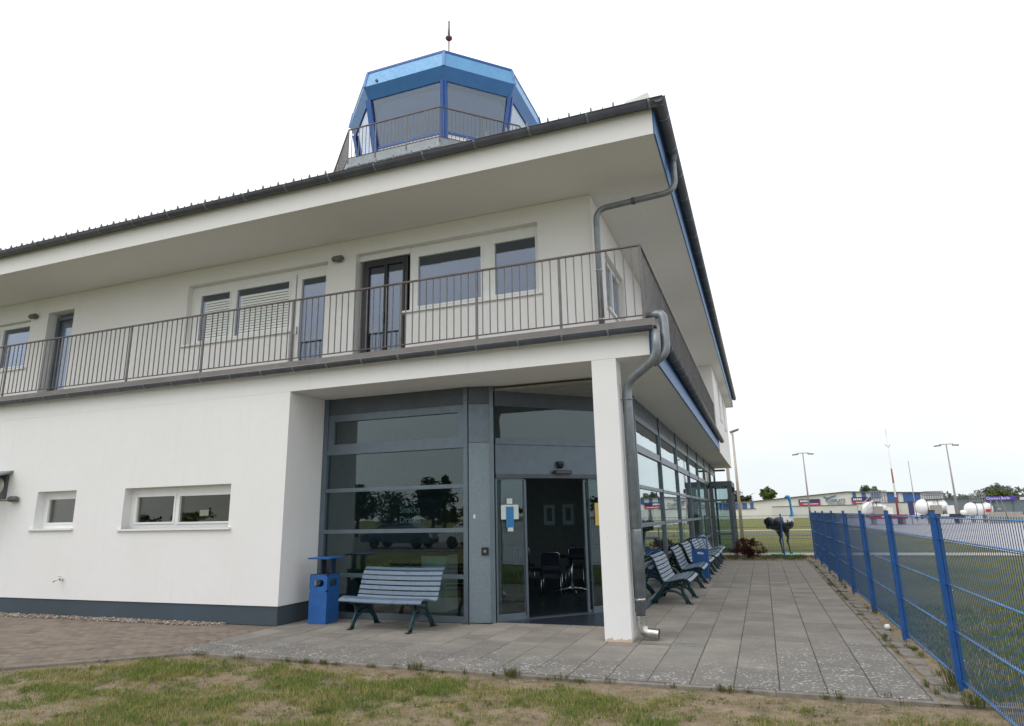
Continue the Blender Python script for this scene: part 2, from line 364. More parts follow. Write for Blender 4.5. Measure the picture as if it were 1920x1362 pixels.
# ------------------------------------------------------------------ mesh helpers
class MB:
    def __init__(s, T=None):
        s.v = []; s.f = []; s.sm = []; s.T = T
    def add(s, vs, fs, smooth=False):
        b = len(s.v)
        if s.T is not None: vs = [tuple(s.T @ Vector(p)) for p in vs]
        s.v += [tuple(p) for p in vs]
        for f in fs: s.f.append(tuple(i + b for i in f)); s.sm.append(smooth)
        return s
    def box(s, x0, x1, y0, y1, z0, z1):
        if x0 > x1: x0, x1 = x1, x0
        if y0 > y1: y0, y1 = y1, y0
        if z0 > z1: z0, z1 = z1, z0
        v = [(x0,y0,z0),(x1,y0,z0),(x1,y1,z0),(x0,y1,z0),(x0,y0,z1),(x1,y0,z1),(x1,y1,z1),(x0,y1,z1)]
        return s.add(v, [(0,3,2,1),(4,5,6,7),(0,1,5,4),(1,2,6,5),(2,3,7,6),(3,0,4,7)])
    def cbox(s, x0, x1, y0, y1, z0, z1, c=0.004):
        """box with chamfered top edges"""
        v = [(x0,y0,z0),(x1,y0,z0),(x1,y1,z0),(x0,y1,z0),(x0,y0,z1-c),(x1,y0,z1-c),(x1,y1,z1-c),(x0,y1,z1-c),
             (x0+c,y0+c,z1),(x1-c,y0+c,z1),(x1-c,y1-c,z1),(x0+c,y1-c,z1)]
        return s.add(v, [(0,3,2,1),(8,9,10,11),(0,1,5,4),(1,2,6,5),(2,3,7,6),(3,0,4,7),(4,5,9,8),(5,6,10,9),(6,7,11,10),(7,4,8,11)])
    def prism(s, poly, axis, a, b, smooth=False):
        """poly of 2d points extruded along axis from a to b. axis x: (y,z); y: (x,z); z: (x,y)"""
        def mk(p, t):
            return {'x': (t, p[0], p[1]), 'y': (p[0], t, p[1]), 'z': (p[0], p[1], t)}[axis]
        n = len(poly)
        v = [mk(p, a) for p in poly] + [mk(p, b) for p in poly]
        s.add(v, [tuple(range(n))[::-1], tuple(range(n, 2 * n))])
        return s.add(v, [(i, (i+1) % n, n + (i+1) % n, n + i) for i in range(n)], smooth)
    def tube(s, path, r, n=12, caps=True, smooth=True, flat=1.0):
        path = [Vector(p) for p in path]; m = len(path)
        rs = r if isinstance(r, (list, tuple)) else [r] * m
        tang = []
        for i in range(m):
            a = path[max(0, i-1)]; b = path[min(m-1, i+1)]
            tang.append((b - a).normalized())
        up = Vector((0, 0, 1)) if abs(tang[0].z) < 0.9 else Vector((0, 1, 0))
        u = tang[0].cross(up).normalized(); vs = []
        for i in range(m):
            t = tang[i]; u = (u - t * u.dot(t)).normalized(); w = t.cross(u)
            for k in range(n):
                a = 2 * PI * k / n
                vs.append(path[i] + (u * math.cos(a) * flat + w * math.sin(a)) * rs[i])
        fs = [(i*n+k, i*n+(k+1) % n, (i+1)*n+(k+1) % n, (i+1)*n+k) for i in range(m-1) for k in range(n)]
        b = len(s.v)
        s.add(vs, fs, smooth)
        if caps:
            s.add([vs[k] for k in range(n)], [tuple(range(n))[::-1]]); s.add([vs[(m-1)*n+k] for k in range(n)], [tuple(range(n))])
        return s
    def cyl(s, p, q, r, n=12, r2=None):
        return s.tube([p, q], [r, r if r2 is None else r2], n)
    def bar(s, p, q, w, h, up=(0, 0, 1)):
        p, q = Vector(p), Vector(q); t = (q - p).normalized(); up = Vector(up)
        if abs(t.dot(up)) > .99: up = Vector((0, 1, 0))
        a = t.cross(up).normalized() * w / 2; b = a.cross(t).normalized() * h / 2
        v = [p-a-b, p+a-b, p+a+b, p-a+b, q-a-b, q+a-b, q+a+b, q-a+b]
        return s.add(v, [(0,3,2,1),(4,5,6,7),(0,1,5,4),(1,2,6,5),(2,3,7,6),(3,0,4,7)])
    def lathe(s, prof, c=(0, 0, 0), axis='z', n=20, smooth=True):
        vs = []; c = Vector(c)
        for r, t in prof:
            for k in range(n):
                a = 2 * PI * k / n; p = (r * math.cos(a), r * math.sin(a), t)
                if axis == 'x': p = (p[2], p[0], p[1])
                if axis == 'y': p = (p[0], p[2], p[1])
                vs.append(c + Vector(p))
        m = len(prof)
        return s.add(vs, [(i*n+k, i*n+(k+1) % n, (i+1)*n+(k+1) % n, (i+1)*n+k) for i in range(m-1) for k in range(n)], smooth)
    def wall(s, axis, pos, thick, u0, u1, z0, z1, holes=()):
        """wall in plane axis=pos (front) to pos+thick (back) with rectangular holes, no inner faces"""
        us = sorted({u0, u1, *[h[0] for h in holes], *[h[1] for h in holes]}); zs = sorted({z0, z1, *[h[2] for h in holes], *[h[3] for h in holes]})
        us = [u for u in us if u0 <= u <= u1]; zs = [z for z in zs if z0 <= z <= z1]
        def solid(i, j):
            if i < 0 or j < 0 or i >= len(us)-1 or j >= len(zs)-1: return False
            cu, cz = (us[i]+us[i+1])/2, (zs[j]+zs[j+1])/2
            return not any(h[0] < cu < h[1] and h[2] < cz < h[3] for h in holes)
        def mk(u, d, z): return (u, d, z) if axis == 'y' else (d, u, z)
        for i in range(len(us)-1):
            for j in range(len(zs)-1):
                if not solid(i, j): continue
                a, b, c, d = us[i], us[i+1], zs[j], zs[j+1]; f, k = pos, pos + thick
                s.add([mk(a,f,c), mk(b,f,c), mk(b,f,d), mk(a,f,d)], [(0,1,2,3)])
                s.add([mk(a,k,c), mk(b,k,c), mk(b,k,d), mk(a,k,d)], [(3,2,1,0)])
                if not solid(i-1, j): s.add([mk(a,f,c), mk(a,k,c), mk(a,k,d), mk(a,f,d)], [(0,1,2,3)])
                if not solid(i+1, j): s.add([mk(b,f,c), mk(b,k,c), mk(b,k,d), mk(b,f,d)], [(3,2,1,0)])
                if not solid(i, j-1): s.add([mk(a,f,c), mk(b,f,c), mk(b,k,c), mk(a,k,c)], [(3,2,1,0)])
                if not solid(i, j+1): s.add([mk(a,f,d), mk(b,f,d), mk(b,k,d), mk(a,k,d)], [(0,1,2,3)])
        return s
    def mesh(s, name, mat, fix=True):
        me = bpy.data.meshes.new(name)
        me.from_pydata([tuple(p) for p in s.v], [], s.f)
        me.materials.append(mat)
        me.polygons.foreach_set('use_smooth', s.sm)
        if fix and len(s.f) < 60000:
            bm = bmesh.new(); bm.from_mesh(me)
            bmesh.ops.remove_doubles(bm, verts=bm.verts, dist=1e-5)
            bmesh.ops.recalc_face_normals(bm, faces=bm.faces)
            bm.to_mesh(me); bm.free()
        me.update()
        return me
    def build(s, name, mat, parent=None, world=True, **tags):
        me = s.mesh(name, M[mat] if isinstance(mat, str) else mat)
        return link(name, me, parent, world, **tags)

ROOTS = set()
def link(name, me, parent=None, world=True, loc=None, rot=None, **tags):
    o = bpy.data.objects.new(name, me); COL.objects.link(o)
    if parent is not None:
        o.parent = parent
        if world and parent.name in ROOTS: o.location = -parent.location
    if loc is not None: o.location = Vector(loc) + (Vector(o.location) if (world and parent is not None and parent.name in ROOTS) else Vector())
    if rot is not None: o.rotation_euler = rot
    for k, v in tags.items(): o[k] = v
    return o
def thing(name, label, cat, loc=(0, 0, 0), rot=0.0, group=None, world=True):
    o = bpy.data.objects.new(name, None); COL.objects.link(o); o.empty_display_size = 0.2
    o.location = loc; o.rotation_euler = (0, 0, rot); o['label'] = label; o['category'] = cat
    if group: o['group'] = group
    if world: ROOTS.add(o.name)
    return o
def tag(o, label, cat, group=None):
    o['label'] = label; o['category'] = cat
    if group: o['group'] = group
    return o
def struct(name, mb, mat, parent=None):
    o = mb.build(name, mat, parent)
    if parent is None: o['kind'] = 'structure'
    return o
def dup(root, loc, rot, label, name=None):
    def cp(o, par):
        c = o.copy(); COL.objects.link(c)
        if par is not None: c.parent = par
        for ch in list(o.children): cp(ch, c)
        return c
    r = cp(root, None); r.location = loc; r.rotation_euler = (0, 0, rot); r['label'] = label
    return r
def arc(c, r, a0, a1, n, plane='xz'):
    out = []
    for i in range(n + 1):
        a = math.radians(a0 + (a1 - a0) * i / n); p, q = r * math.cos(a), r * math.sin(a)
        out.append({'xz': (c[0]+p, c[1], c[2]+q), 'yz': (c[0], c[1]+p, c[2]+q), 'xy': (c[0]+p, c[1]+q, c[2])}[plane])
    return out
def rounded(path, r, n=6):
    """polyline with rounded corners"""
    P = [Vector(p) for p in path]; out = [P[0]]
    for i in range(1, len(P)-1):
        a = (P[i-1]-P[i]); b = (P[i+1]-P[i]); la, lb = a.length, b.length
        d = min(r, la*.49, lb*.49); p, q = P[i] + a/la*d, P[i] + b/lb*d
        for k in range(n+1):
            t = k/n; out.append((1-t)**2*p + 2*t*(1-t)*P[i] + t*t*q)
    out.append(P[-1]); return out
def text_mesh(s, size, mat, name, loc, rot, parent=None, extrude=0.002, align='LEFT', world=True, sx=1.0, **tags):
    c = bpy.data.curves.new(name, 'FONT'); c.body = s; c.size = size; c.extrude = extrude; c.align_x = align; c.resolution_u = 3
    t = bpy.data.objects.new(name + '_curve', c)
    me = bpy.data.meshes.new_from_object(t); bpy.data.objects.remove(t)
    me.name = name; me.materials.clear(); me.materials.append(M[mat])
    if sx != 1.0:
        for v in me.vertices: v.co.x *= sx
    return link(name, me, parent, world, loc=loc, rot=rot, **tags)

# ================================================================== GROUND
def sheet(name, poly, z, mat, thick=0.0):
    me = bpy.data.meshes.new(name); me.from_pydata([(x, y, z) for x, y in poly], [], [tuple(range(len(poly)))]); me.materials.append(M[mat]); me.update()
    o = link(name, me); o['kind'] = 'structure'; return o
sheet('grass_field', [(-900, -700), (900, -700), (900, 1500), (-900, 1500)], -0.060, 'field')
EDGE0 = (-7.02, 6.98)
def edge_y(x):            # front edge of the block paving left of the slabs
    return 6.93 + (x + 7.06) * 0.845
# bare front strip (soil under the patchy lawn)
mb = MB(); nx, ny = 70, 30
vs = []; fs = []
for j in range(ny + 1):
    for i in range(nx + 1):
        x = -11 + 14 * i / nx; y = 3.0 + 4.2 * j / ny
        h = noise.noise(Vector((x * 1.2, y * 1.2, 0))) * 0.02 + noise.noise(Vector((x * 5, y * 5, 3))) * 0.008
        vs.append((x, y, -0.046 + h))
mb.add(vs, [(j*(nx+1)+i, j*(nx+1)+i+1, (j+1)*(nx+1)+i+1, (j+1)*(nx+1)+i) for j in range(ny) for i in range(nx)], True)
struct('soil', mb, 'soil')
sheet('fence_side_soil', [(1.15, 6.89), (1.62, 6.89), (1.62, 24.9), (1.15, 24.9)], -0.018, 'soil')
sheet('soil_bed', [(-2.1, 24.33), (1.5, 24.33), (1.9, 26.6), (-2.1, 26.6)], -0.014, 'soil')
sheet('joint_bed', [(-7.31, 6.95), (1.2, 6.95), (1.2, 24.32), (-7.31, 24.32)], -0.013, 'jointbed')
sheet('paver_bed', [(-14.8, edge_y(-14.8)), (-7.03, 6.945), (-7.31, 6.99), (-7.31, 8.9), (-14.8, 8.9)], -0.009, 'paver')
sheet('path', [(-2.0, 27.6), (8.2, 27.6), (8.2, 29.3), (-2.0, 29.3)], -0.040, 'pale_path')
sheet('apron', [(8.4, -60), (420, -60), (420, 146), (8.4, 146)], -0.044, 'apron')
sheet('access_road', [(-60, 49.5), (8.3, 49.5), (8.3, 54), (-60, 54)], -0.045, 'asphalt')
sheet('verge_path', [(-60, 62.5), (8.3, 62.5), (8.3, 65), (-60, 65)], -0.046, 'pale_path')
sheet('parking_lot', [(-90, -40), (-9, -40), (-9, -10.5), (-90, -10.5)], -0.043, 'asphalt')

# slab paving: shared slab mesh, every slab an object of its own (nearest 300)
STEP = 0.405
def in_building(x, y):
    if y > 8.85 and x < -7.3: return True
    if y > 9.95 and x < -4.4: return True
    if y > 10.25 + (x + 4.0) and -4.4 <= x < -2.2: return True
    if y > 12.2 and x < -2.3: return True
    return False
cells = []
for i in range(21):
    x1 = 1.2 - STEP * i; x0 = x1 - STEP
    for j in range(43):
        y0 = 6.955 + STEP * j; y1 = y0 + STEP
        if in_building((x0 + x1)/2, (y0+y1)/2): continue
        if y1 > 24.35: continue
        cells.append((math.hypot((x0+x1)/2, (y0+y1)/2), x0, y0))
cells.sort()
pav = bpy.data.objects.new('pavement', None); COL.objects.link(pav); pav['kind'] = 'structure'; ROOTS.add('pavement')
mb = MB().cbox(0.0035, STEP - 0.0035, 0.0035, STEP - 0.0035, -0.05, 0.0, 0.005)
slab_me = mb.mesh('slab', M['slab'])
far = MB()
for k, (d, x, y) in enumerate(cells):
    if k < 300:
        o = link('slab', slab_me, pav, False, loc=(x, y, random.uniform(-0.0025, 0.001)))
        o.rotation_euler = (random.uniform(-.003, .003), random.uniform(-.003, .003), random.uniform(-.004, .004))
    else:
        h = random.uniform(-0.002, 0.001)
        far.cbox(x + .004, x + STEP - .004, y + .004, y + STEP - .004, -0.05, h, 0.004)
o = far.build('far_slab', 'slab', pav); o['kind'] = 'stuff'
# kerbs
x = -7.05
kerb_me = MB().cbox(0.002, 0.998, 0, 0.055, -0.12, 0.0, 0.008).mesh('kerb_stone', M['kerb'])
while x < 1.2:
    link('kerb_stone', kerb_me, pav, False, loc=(x, 6.895, -0.008 + random.uniform(-.003, .003)), rot=(0, 0, random.uniform(-.004, .004))); x += 1.0
y = 6.95
while y < 24.3:
    link('kerb_stone', kerb_me, pav, False, loc=(1.262, y, -0.004 + random.uniform(-.004, .003)), rot=(0, 0, PI/2)); y += 1.0
ang = math.atan2(0.845, 1.0)
for k in range(7):
    px = -7.03 - (k+1) * math.cos(ang); py = 6.93 - (k+1) * math.sin(ang)
    link('kerb_stone', kerb_me, pav, False, loc=(px, py - 0.03, -0.010 + random.uniform(-.003, .003)), rot=(0, 0, ang))
# block pavers left
bp = bpy.data.objects.new('block_pavement', None); COL.objects.link(bp); bp['kind'] = 'structure'; ROOTS.add('block_pavement')
pm = MB().cbox(0.002, 0.198, 0.002, 0.098, -0.05, -0.002, 0.004).mesh('paver', M['paver'])
cells = []
for j in range(34):
    y0 = 5.25 + 0.1 * j
    for i in range(40):
        x0 = -7.34 - 0.2 * i - 0.2 - (0.1 if j % 2 else 0)
        if y0 < edge_y(x0) + 0.02 or y0 < edge_y(x0 + .2) + 0.02 or y0 + .1 > 8.62: continue
        if x0 / y0 < -1.75: continue
        cells.append((math.hypot(x0, y0), x0, y0))
cells.sort(); far = MB()
for k, (d, x, y) in enumerate(cells):
    if k < 300:
        o = link('paver', pm, bp, False, loc=(x, y, random.uniform(-.004, .001))); o.rotation_euler = (random.uniform(-.01, .01), random.uniform(-.01, .01), 0)
    else:
        h = random.uniform(-.004, 0.0); far.cbox(x+.002, x+.198, y+.002, y+.098, -.05, h - .002, .004)
o = far.build('far_paver', 'paver', bp); o['kind'] = 'stuff'
# gravel strip along the plinth
mb = MB()
ico = [(0,0,1),(.89,0,.45),(.28,.85,.45),(-.72,.53,.45),(-.72,-.53,.45),(.28,-.85,.45),(.72,.53,-.45),(-.28,.85,-.45),(-.89,0,-.45),(-.28,-.85,-.45),(.72,-.53,-.45),(0,0,-1)]
icf = [(0,1,2),(0,2,3),(0,3,4),(0,4,5),(0,5,1),(1,6,2),(2,7,3),(3,8,4),(4,9,5),(5,10,1),(6,7,2),(7,8,3),(8,9,4),(9,10,5),(10,6,1),(11,7,6),(11,8,7),(11,9,8),(11,10,9),(11,6,10)]
def pebble(mb, x, y, z, r):
    sx_, sy_, sz_ = r * random.uniform(.7, 1.3), r * random.uniform(.6, 1.1), r * random.uniform(.45, .8); a = random.uniform(0, PI)
    ca, sa = math.cos(a), math.sin(a)
    mb.add([(x + (p[0]*sx_*ca - p[1]*sy_*sa), y + (p[0]*sx_*sa + p[1]*sy_*ca), z + p[2]*sz_) for p in ico], icf, True)
for k in range(3400):
    x = random.uniform(-14.6, -8.3); w = 0.24 * min(1, (-8.2 - x) / 0.5)
    pebble(mb, x, 8.86 - random.random() * w, random.uniform(-.012, .016), random.uniform(.012, .026))
for k in range(40):
    pebble(mb, random.uniform(-13, -8.4), 8.60 - abs(random.gauss(0, .05)), 0.004, random.uniform(.008, .016))
me = mb.mesh('gravel', M['pebble'], fix=False)
g = G('mixed_river_pebbles'); r_ = g.geo.outputs['Random Per Island']
cr = g.n('ShaderNodeValToRGB', {0: r_}); e = cr.color_ramp.elements
e[0].position = 0; e[0].color = (0.11, 0.085, 0.07, 1); e[1].position = 1; e[1].color = (0.62, 0.58, 0.52, 1)
for p, c in ((.3, (.22, .165, .125)), (.6, (.33, .26, .20)), (.85, (.30, .28, .27))):
    q = e.new(p); q.color = (*c, 1)
g.base(cr.outputs[0], 0.7, 0, 0.4)
me.materials[0] = g.m
o = link('gravel', me); o['kind'] = 'stuff'; tag(o, 'strip of mixed brown river pebbles along the grey wall plinth', 'gravel')

# ================================================================== TERMINAL BUILDING
TB = thing('terminal_building', 'white rendered two storey terminal building with wraparound balcony and glass ground floor', 'building', (-7.3, 8.85, 0))
def B(mb, name, mat, parent=None, **t): return mb.build(name, mat, parent or TB, world=(parent is None), **t)
SMALL = (-13.20, -12.13, 1.55, 2.25); BIG = (-10.88, -8.42, 1.52, 2.24)
XL = -19.0
# --- lower left wall
B(MB().wall('y', 8.85, 0.30, XL, -7.302, 0.29, 3.738, [SMALL, BIG, (-14.95, -14.02, 0.29, 2.12)]), 'wall', 'stucco')
B(MB().box(-7.60, -7.30, 8.852, 9.92, 0.29, 3.738), 'wall', 'stucco', label='recess side wall of white render')
mb = MB(); mb.box(XL, -14.95, 8.868, 9.1, 0, 0.289); mb.box(-14.02, -7.318, 8.868, 9.1, 0, 0.289); mb.box(-7.6, -7.317, 8.869, 9.9, 0, 0.289)
B(mb, 'plinth', 'plinth')
# floor slab / balcony slab : white front beam, soffit
B(MB().box(XL, -1.245, 8.85, 24.6, 3.74, 4.10).box(XL, -1.245, 24.6, 34.8, 3.741, 4.10), 'balcony_slab', 'stucco')
B(MB().box(-1.243, -1.215, 8.90, 24.6, 3.735, 4.08), 'fascia_board', 'blue_board', label='blue fascia board under the side gutter')
mb = MB(); mb.box(XL, -1.135, 8.80, 9.02, 4.135, 4.25); mb.box(-1.30, -1.136, 9.02, 24.55, 4.135, 4.249)
B(mb, 'balcony_edge', 'deck')
B(MB().box(XL, -1.30, 9.02, 24.55, 4.101, 4.20), 'balcony_deck', 'deck')
# lower gutters (half round) with bright lip and straps
def gutter(name, axis, a, b, cx, cz, r, mat='zinc_dark', lipmat='zinc', step=0.67, parent=None):
    prof = [(cx + r*math.cos(math.radians(t)), cz + r*math.sin(math.radians(t))) for t in range(180, 361, 15)]
    inner = [(cx + (r-.006)*math.cos(math.radians(t)), cz + (r-.006)*math.sin(math.radians(t))) for t in range(360, 179, -15)]
    P = prof + inner
    mb = MB()
    if axis == 'x': mb.prism([(p[0], p[1]) for p in P], 'x', a, b, True)
    else: mb.prism([(p[0], p[1]) for p in P], 'y', a, b, True)
    # end caps
    cap = prof
    for t in (a, b):
        s_ = 0.004 if t == a else -0.004
        mb.prism(cap, 'x' if axis == 'x' else 'y', t, t + s_)
    g = B(mb, name, mat)
    side = -1 if axis == 'x' else 1
    lx = cx + side * r
    l = MB()
    if axis == 'x': l.cyl((a, lx, cz), (b, lx, cz), 0.009, 8)
    else: l.cyl((lx, a, cz), (lx, b, cz), 0.009, 8)
    B(l, 'gutter_lip', lipmat, g)
    ra = r + 0.004
    st = [(cx + ra*math.cos(math.radians(t)), cz + ra*math.sin(math.radians(t))) for t in range(180, 361, 20)]
    st += [(cx + (ra+.003)*math.cos(math.radians(t)), cz + (ra+.003)*math.sin(math.radians(t))) for t in range(360, 179, -20)]
    sm_ = MB().prism(st, axis, 0, 0.028).mesh('gutter_strap', M['zinc'])
    t = a + step * .5
    while t < b:
        link('gutter_strap', sm_, g, False, loc=(t, 0, 0) if axis == 'x' else (0, t, 0)); t += step
    return g
gutter('gutter', 'x', -16.2, -1.16, 8.735, 4.115, 0.070)
gutter('gutter', 'y', 8.95, 24.65, -1.125, 4.09, 0.075)
# --- column
def mat_column():
    g = G('white_column_render')
    z = g.sep().outputs['Z']
    c = g.mix(g.rng(g.noise(0.9, 4, .6), .3, .75, 0, 1), (0.83, 0.828, 0.832), (0.78, 0.775, 0.765))
    st = g.math('LESS_THAN', z, g.rng(g.noise(14, 4, .7), .35, .75, 0.0, 0.085))
    c = g.mix(g.math('MULTIPLY', st, .75), c, (0.50, 0.33, 0.19))
    sp = g.math('LESS_THAN', g.n('ShaderNodeTexVoronoi', {'Vector': g.geo.outputs['Position'], 'Scale': 7.0}).outputs['Distance'], .055)
    c = g.mix(g.math('MULTIPLY', sp, .5), c, (0.45, 0.30, 0.18))
    g.bump(g.noise(230, 2, .7), 0.35, 0.003)
    return g.base(c, .92, 0, .25)
M['column'] = mat_column()
mb = MB().cbox(-2.075, -1.725, 8.853, 9.17, 0, 3.739, .001)
B(mb, 'column', 'column', label='white square corner column')
# --- upper storey
Zt = 6.865
W3 = (-6.81, -3.16, 4.2, 6.55); W2 = (-10.99, -7.45, 4.2, 6.52); W1 = (-18.2, -15.87, 5.22, 6.40); D1 = (-15.28, -14.42, 4.2, 6.48)
holes = [(W3[0], -5.70, 4.2, 6.55), (-5.70, W3[1], 5.26, 6.55), (W2[0], -8.28, 5.20, 6.52), (-8.28, W2[1], 4.2, 6.52), W1, D1]
B(MB().wall('y', 9.90, 0.30, XL, -2.20, 4.2, Zt, holes), 'wall', 'stucco_warm')
sideh = [(10.85, 12.6, 5.15, 6.25), (15.0, 16.9, 5.15, 6.25), (19.0, 20.0, 4.2, 6.3)]
B(MB().wall('x', -2.202, -0.30, 10.20, 24.45, 4.2, Zt, sideh), 'wall', 'stucco_warm')
blk = [(27.6, 28.9, 5.3, 6.75), (31.0, 32.2, 5.3, 6.75)]
B(MB().wall('x', -1.245, -0.30, 24.62, 34.8, 4.101, Zt, blk), 'wall', 'stucco_warm')
B(MB().box(-2.5, -1.246, 24.45, 24.619, 4.2, Zt), 'wall', 'stucco_warm')
B(MB().box(XL, -2.15, 34.42, 34.70, 0, 3.739).box(XL, -1.25, 34.5, 34.79, 4.102, Zt).box(XL, XL + .3, 8.9, 34.5, 0, Zt), 'wall', 'stucco_warm')
# --- roof: soffit slab, fascia, sheet roof
B(MB().box(XL - .5, -0.925, 8.48, 35.3, 6.87, 7.27), 'eaves', 'stucco_warm', label='deep white boxed eaves with plain soffit')
B(MB().box(-0.923, -0.90, 8.50, 35.28, 6.868, 7.27), 'fascia_board', 'blue_board', label='blue fascia board below the roof gutter')
ex0, ex1, ey0, ey1, ez = XL - .6, -0.86, 8.40, 35.4, 7.33
rz = ez + 2.0; rx = (ex0 + ex1) / 2
roof = B(MB().add([(ex0,ey0,ez),(ex1,ey0,ez),(ex1,ey1,ez),(ex0,ey1,ez),(rx,ey0+9.2,rz),(rx,ey1-9.2,rz),(ex0,ey0,ez-.05),(ex1,ey0,ez-.05),(ex1,ey1,ez-.05),(ex0,ey1,ez-.05)],
     [(0,1,4),(1,2,5,4),(2,3,5),(3,0,4,5),(0,6,7,1),(1,7,8,2),(2,8,9,3),(3,9,6,0),(6,9,8,7)]), 'roof', 'roof')
sl = 2.0 / 9.2
fin = MB().prism([(8.40, ez), (8.425, ez + .150), (8.46, ez + .09), (8.6, ez + .06), (10.4, ez + 2*sl + .03), (10.4, ez + 2*sl)], 'x', -0.012, 0.012).mesh('roof_seam', M['roof'])
fin2 = MB().prism([(8.40, ez), (8.42, ez + .11), (8.5, ez + .03)], 'x', -0.006, 0.006).mesh('snow_hook', M['roof'])
x = -1.46
while x > -15.5:
    link('roof_seam', fin, roof, False, loc=(x, 0, 0)); link('snow_hook', fin2, roof, False, loc=(x - .16, 0, 0)); x -= 0.335
B(MB().add([(-1.36,8.40,ez+.012),(-0.92,8.40,ez+.012),(-0.92,8.9,ez+.10),(-1.25,8.9,ez+.10),(-1.26,8.43,ez+.12),(-0.95,8.43,ez+.185),(-0.95,8.9,ez+.24),(-1.22,8.9,ez+.20)],
    [(0,1,5,4),(1,2,6,5),(2,3,7,6),(3,0,4,7),(4,5,6,7),(0,3,2,1)]), 'ridge_cap', 'hangar_door', roof, label='pale sheet cap on the roof corner')
gutter('roof_gutter', 'x', -18.5, -0.74, 8.375, 7.31, 0.085, lipmat='zinc_dark', step=0.9)
gutter('roof_gutter', 'y', 8.30, 35.3, -0.80, 7.31, 0.085, lipmat='zinc', step=0.9)
for xx in (-13.5, -9.6, -5.43, -1.84):
    pass

# --- railings
def railing(name, pts, z0, z1, step, post_at, parent, bal_r=0.007, mat='rail', top='railtop', pr=0.02, tk=0.022):
    r = MB()
    for a, b in zip(pts[:-1], pts[1:]):
        r.bar((*a, z1), (*b, z1), 0.042, tk); r.bar((*a, z0 + .06), (*b, z0 + .06), 0.03, 0.012)
    rail = r.build(name, mat if top is None else top, parent)
    bme = MB().bar((0, 0, z0 + .06), (0, 0, z1 - .005), bal_r * 2, bal_r * 2).mesh('baluster', M[mat])
    pme = MB().bar((0, 0, z0 - .12), (0, 0, z1 - .008), pr * 1.1, pr * 2).mesh('railing_post', M[mat])
    for (a, b), pa in zip(zip(pts[:-1], pts[1:]), post_at):
        L = math.hypot(b[0]-a[0], b[1]-a[1]); n = max(1, round(L / step)); rot = math.atan2(b[1]-a[1], b[0]-a[0])
        for k in range(1, n):
            f = k / n
            if any(abs(f * L - q) < step * .5 for q in pa): continue
            link('baluster', bme, rail, False, loc=(a[0] + (b[0]-a[0])*f, a[1] + (b[1]-a[1])*f, 0), rot=(0, 0, rot))
        for q in pa:
            f = q / L
            link('railing_post', pme, rail, False, loc=(a[0] + (b[0]-a[0])*f, a[1] + (b[1]-a[1])*f, 0), rot=(0, 0, rot + PI/2))
    return rail
railing('balcony_railing', [(-15.7, 8.86), (-1.285, 8.86), (-1.285, 24.4)], 4.26, 5.375, 0.1235,
        [[15.7 - 14.75, 15.7 - 13.12, 15.7 - 11.2, 15.7 - 9.35, 15.7 - 7.35, 15.7 - 5.2, 15.7 - 3.85, 15.7 - 2.5, 14.41], [2.2, 4.4, 6.6, 8.8, 11, 13.2, 15.5]], TB)

# --- windows
def window(axis, pos, inward, u0, u1, z0, z1, panes, fw=0.07, depth=0.13, mat='upvc', gmat='glass_up', sill=None, name='window', parent=None, dark=False):
    """frame sits 'depth' behind the wall face; panes list of (u0,u1,z0,z1)"""
    f0 = pos + inward * depth
    fr = B(MB().wall(axis, f0, inward * 0.07, u0, u1, z0, z1, panes), name, mat)
    for p in panes:
        a = f0 + inward * 0.025; b = a + inward * 0.02
        m = MB()
        if axis == 'y': m.box(p[0]-.005, p[1]+.005, a, b, p[2]-.005, p[3]+.005)
        else: m.box(a, b, p[0]-.005, p[1]+.005, p[2]-.005, p[3]+.005)
        B(m, 'pane', gmat, fr)
        # raised sash around each pane
        s_ = 0.035; g_ = MB().wall(axis, f0 - inward*.012, inward*.0119, p[0]-s_, p[1]+s_, p[2]-s_, p[3]+s_, [p])
        B(g_, 'sash', mat, fr)
    if sill:
        su0, su1, sz = sill
        m = MB(); y0 = pos - inward*.045; y1 = f0 - inward*.001
        if axis == 'y': m.box(su0, su1, y0, y1, sz - .035, sz)
        else: m.box(y0, y1, su0, su1, sz - .035, sz)
        B(m, 'sill', mat, fr)
    return fr
# lower left
window('y', 8.85, 1, SMALL[0], SMALL[1], SMALL[2], SMALL[3], [(-13.06, -12.16, 1.66, 2.10)], gmat='glass_low', sill=(-13.30, -12.10, 1.552), depth=0.16)
window('y', 8.85, 1, BIG[0], BIG[1], BIG[2], BIG[3], [(-10.72, -9.83, 1.63, 2.08), (-9.70, -8.46, 1.62, 2.07)], gmat='glass_low', sill=(-10.95, -8.36, 1.52), depth=0.16)
B(MB().box(-13.4, -11.9, 9.40, 9.44, 0.6, 3.0).box(-11.0, -8.2, 9.6, 9.64, 0.6, 3.0), 'interior_wall', simple('olive_toilet_wall', (0.12, 0.118, 0.075), 0.8))
B(MB().box(-9.25, -9.05, 9.035, 9.037, 1.72, 1.82), 'window_sticker', 'paper')
# upper front: door + window unit right
fr = window('y', 9.90, 1, -5.699, -3.161, 5.26, 6.549, [(-5.53, -4.27, 5.37, 6.34), (-4.00, -3.24, 5.37, 6.34)], depth=0.13, sill=(-5.80, -3.10, 5.262))
B(MB().box(-6.809, -5.70, 10.01, 10.14, 6.432, 6.549), 'shutter_box', 'upvc')
dr = window('y', 9.90, 1, -6.72, -5.76, 4.22, 6.43, [(-6.60, -6.26, 4.4, 6.30), (-6.20, -5.86, 4.4, 6.30)], depth=0.14, mat='alu_dark', name='balcony_door')
B(MB().cyl((-6.24, 10.0, 5.15), (-6.24, 10.0, 5.35), .012, 8), 'handle', 'grey_steel', dr)
